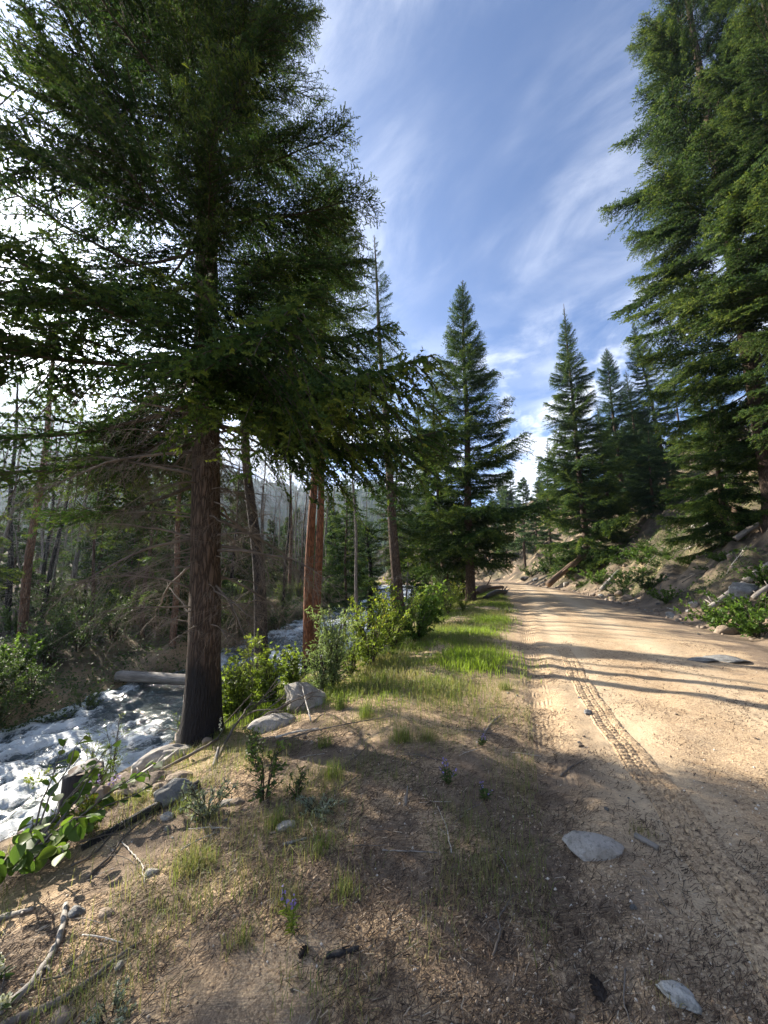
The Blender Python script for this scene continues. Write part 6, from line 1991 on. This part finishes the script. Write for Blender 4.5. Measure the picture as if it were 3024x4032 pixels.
L_ = rG.uniform(0.018, 0.062, n) * np.clip(0.7 + 0.10 * y, 0.8, 1.3) * np.where(x > x_left(y) + 0.3, 0.7, 1.0)
W_ = (0.0010 + 0.0005 * y) * rG.uniform(0.8, 1.7, n)
ux, uy = np.cos(a), np.sin(a)
e0, e1 = np.stack([x - ux * L_ / 2, y - uy * L_ / 2], -1), np.stack([x + ux * L_ / 2, y + uy * L_ / 2], -1)
z0 = height(e0[:, 0], e0[:, 1]) + rG.uniform(0.001, 0.012, n)
z1 = height(e1[:, 0], e1[:, 1]) + rG.uniform(0.001, 0.020, n)
sx_, sy_ = -uy * W_ / 2, ux * W_ / 2
V = np.stack([np.stack([e0[:, 0] - sx_, e0[:, 1] - sy_, z0], -1), np.stack([e0[:, 0] + sx_, e0[:, 1] + sy_, z0 + W_ * 0.4], -1), np.stack([e1[:, 0] + sx_, e1[:, 1] + sy_, z1 + W_ * 0.4], -1), np.stack([e1[:, 0] - sx_, e1[:, 1] - sy_, z1], -1)], 1).reshape(-1, 3)
tag(link('needle_litter', new_mesh('needle_litter', V, np.arange(4 * n).reshape(-1, 4), [LITTER], False, np.repeat(np.clip(rG.normal(0.42, 0.25, n), 0, 1), 4))), kind='stuff')
# coarse grains and pebbles of the crumbling granite
GRAVEL, _nt, _bs = material('granite_gravel', 0.9, 0.25)
_at = N(_nt, 'ShaderNodeAttribute', attribute_name='tint')
_nt.links.new(ramp(_nt, _at.outputs['Fac'], [(0.0, (0.12, 0.085, 0.06)), (0.4, (0.36, 0.25, 0.16)), (0.8, (0.56, 0.44, 0.31)), (1.0, (0.70, 0.64, 0.55))]), _bs.inputs['Base Color'])
V0 = np.array([(1, 0, 0), (-1, 0, 0), (0, 1, 0), (0, -1, 0), (0, 0, 1), (0, 0, -1)], float)
F0 = np.array([(0, 2, 4), (2, 1, 4), (1, 3, 4), (3, 0, 4), (2, 0, 5), (1, 2, 5), (3, 1, 5), (0, 3, 5)])
n = 34000
y = 1.45 * (7.0 / 1.45) ** (rG.random(n) ** 1.5)
x = -1.1 * y + 2.2 * y * rG.random(n)
k = (x > x_brink(y) - 0.6) & (rG.random(n) < np.clip(0.55 + 0.7 * fbm(x * 1.2, y * 1.2, 241, 3), 0.05, 1))
x, y = x[k], y[k]
n = len(x)
s = rG.uniform(0.0016, 0.0055, n) * rG.choice([1, 1, 1, 1.8], n)
sc = s[:, None] * rG.uniform(0.7, 1.3, (n, 3))
V = V0[None] * sc[:, None] * rG.uniform(0.8, 1.2, (n, 6, 1)) + np.stack([x, y, height(x, y) + s * 0.35], -1)[:, None]
F = (np.arange(n)[:, None, None] * 6 + F0[None]).reshape(-1, 3)
tag(link('gravel', new_mesh('gravel', V.reshape(-1, 3), F, [GRAVEL], False, np.repeat(np.clip(rG.normal(0.55, 0.25, n), 0, 1), 6))), kind='stuff')

# ------------------------------------------------------------------ the air of the valley
hz = bpy.data.materials.new('haze')
hz.use_nodes = True
hz.node_tree.nodes.clear()
ho = hz.node_tree.nodes.new('ShaderNodeOutputMaterial')
hv = hz.node_tree.nodes.new('ShaderNodeVolumePrincipled')
hv.inputs['Color'].default_value = (0.68, 0.83, 1.0, 1)
hv.inputs['Density'].default_value = HAZE_DENSITY
hv.inputs['Anisotropy'].default_value = 0.7
hz.node_tree.links.new(hv.outputs[0], ho.inputs['Volume'])
bxs = np.array([(sx, sy, sz) for sx in (-640, 480) for sy in (-160, 640) for sz in (-14, 240)], float)
me = new_mesh('haze', bxs, np.array([(0, 1, 3, 2), (4, 6, 7, 5), (0, 4, 5, 1), (2, 3, 7, 6), (0, 2, 6, 4), (1, 5, 7, 3)]), [hz])
tag(link('haze', me), kind='stuff')
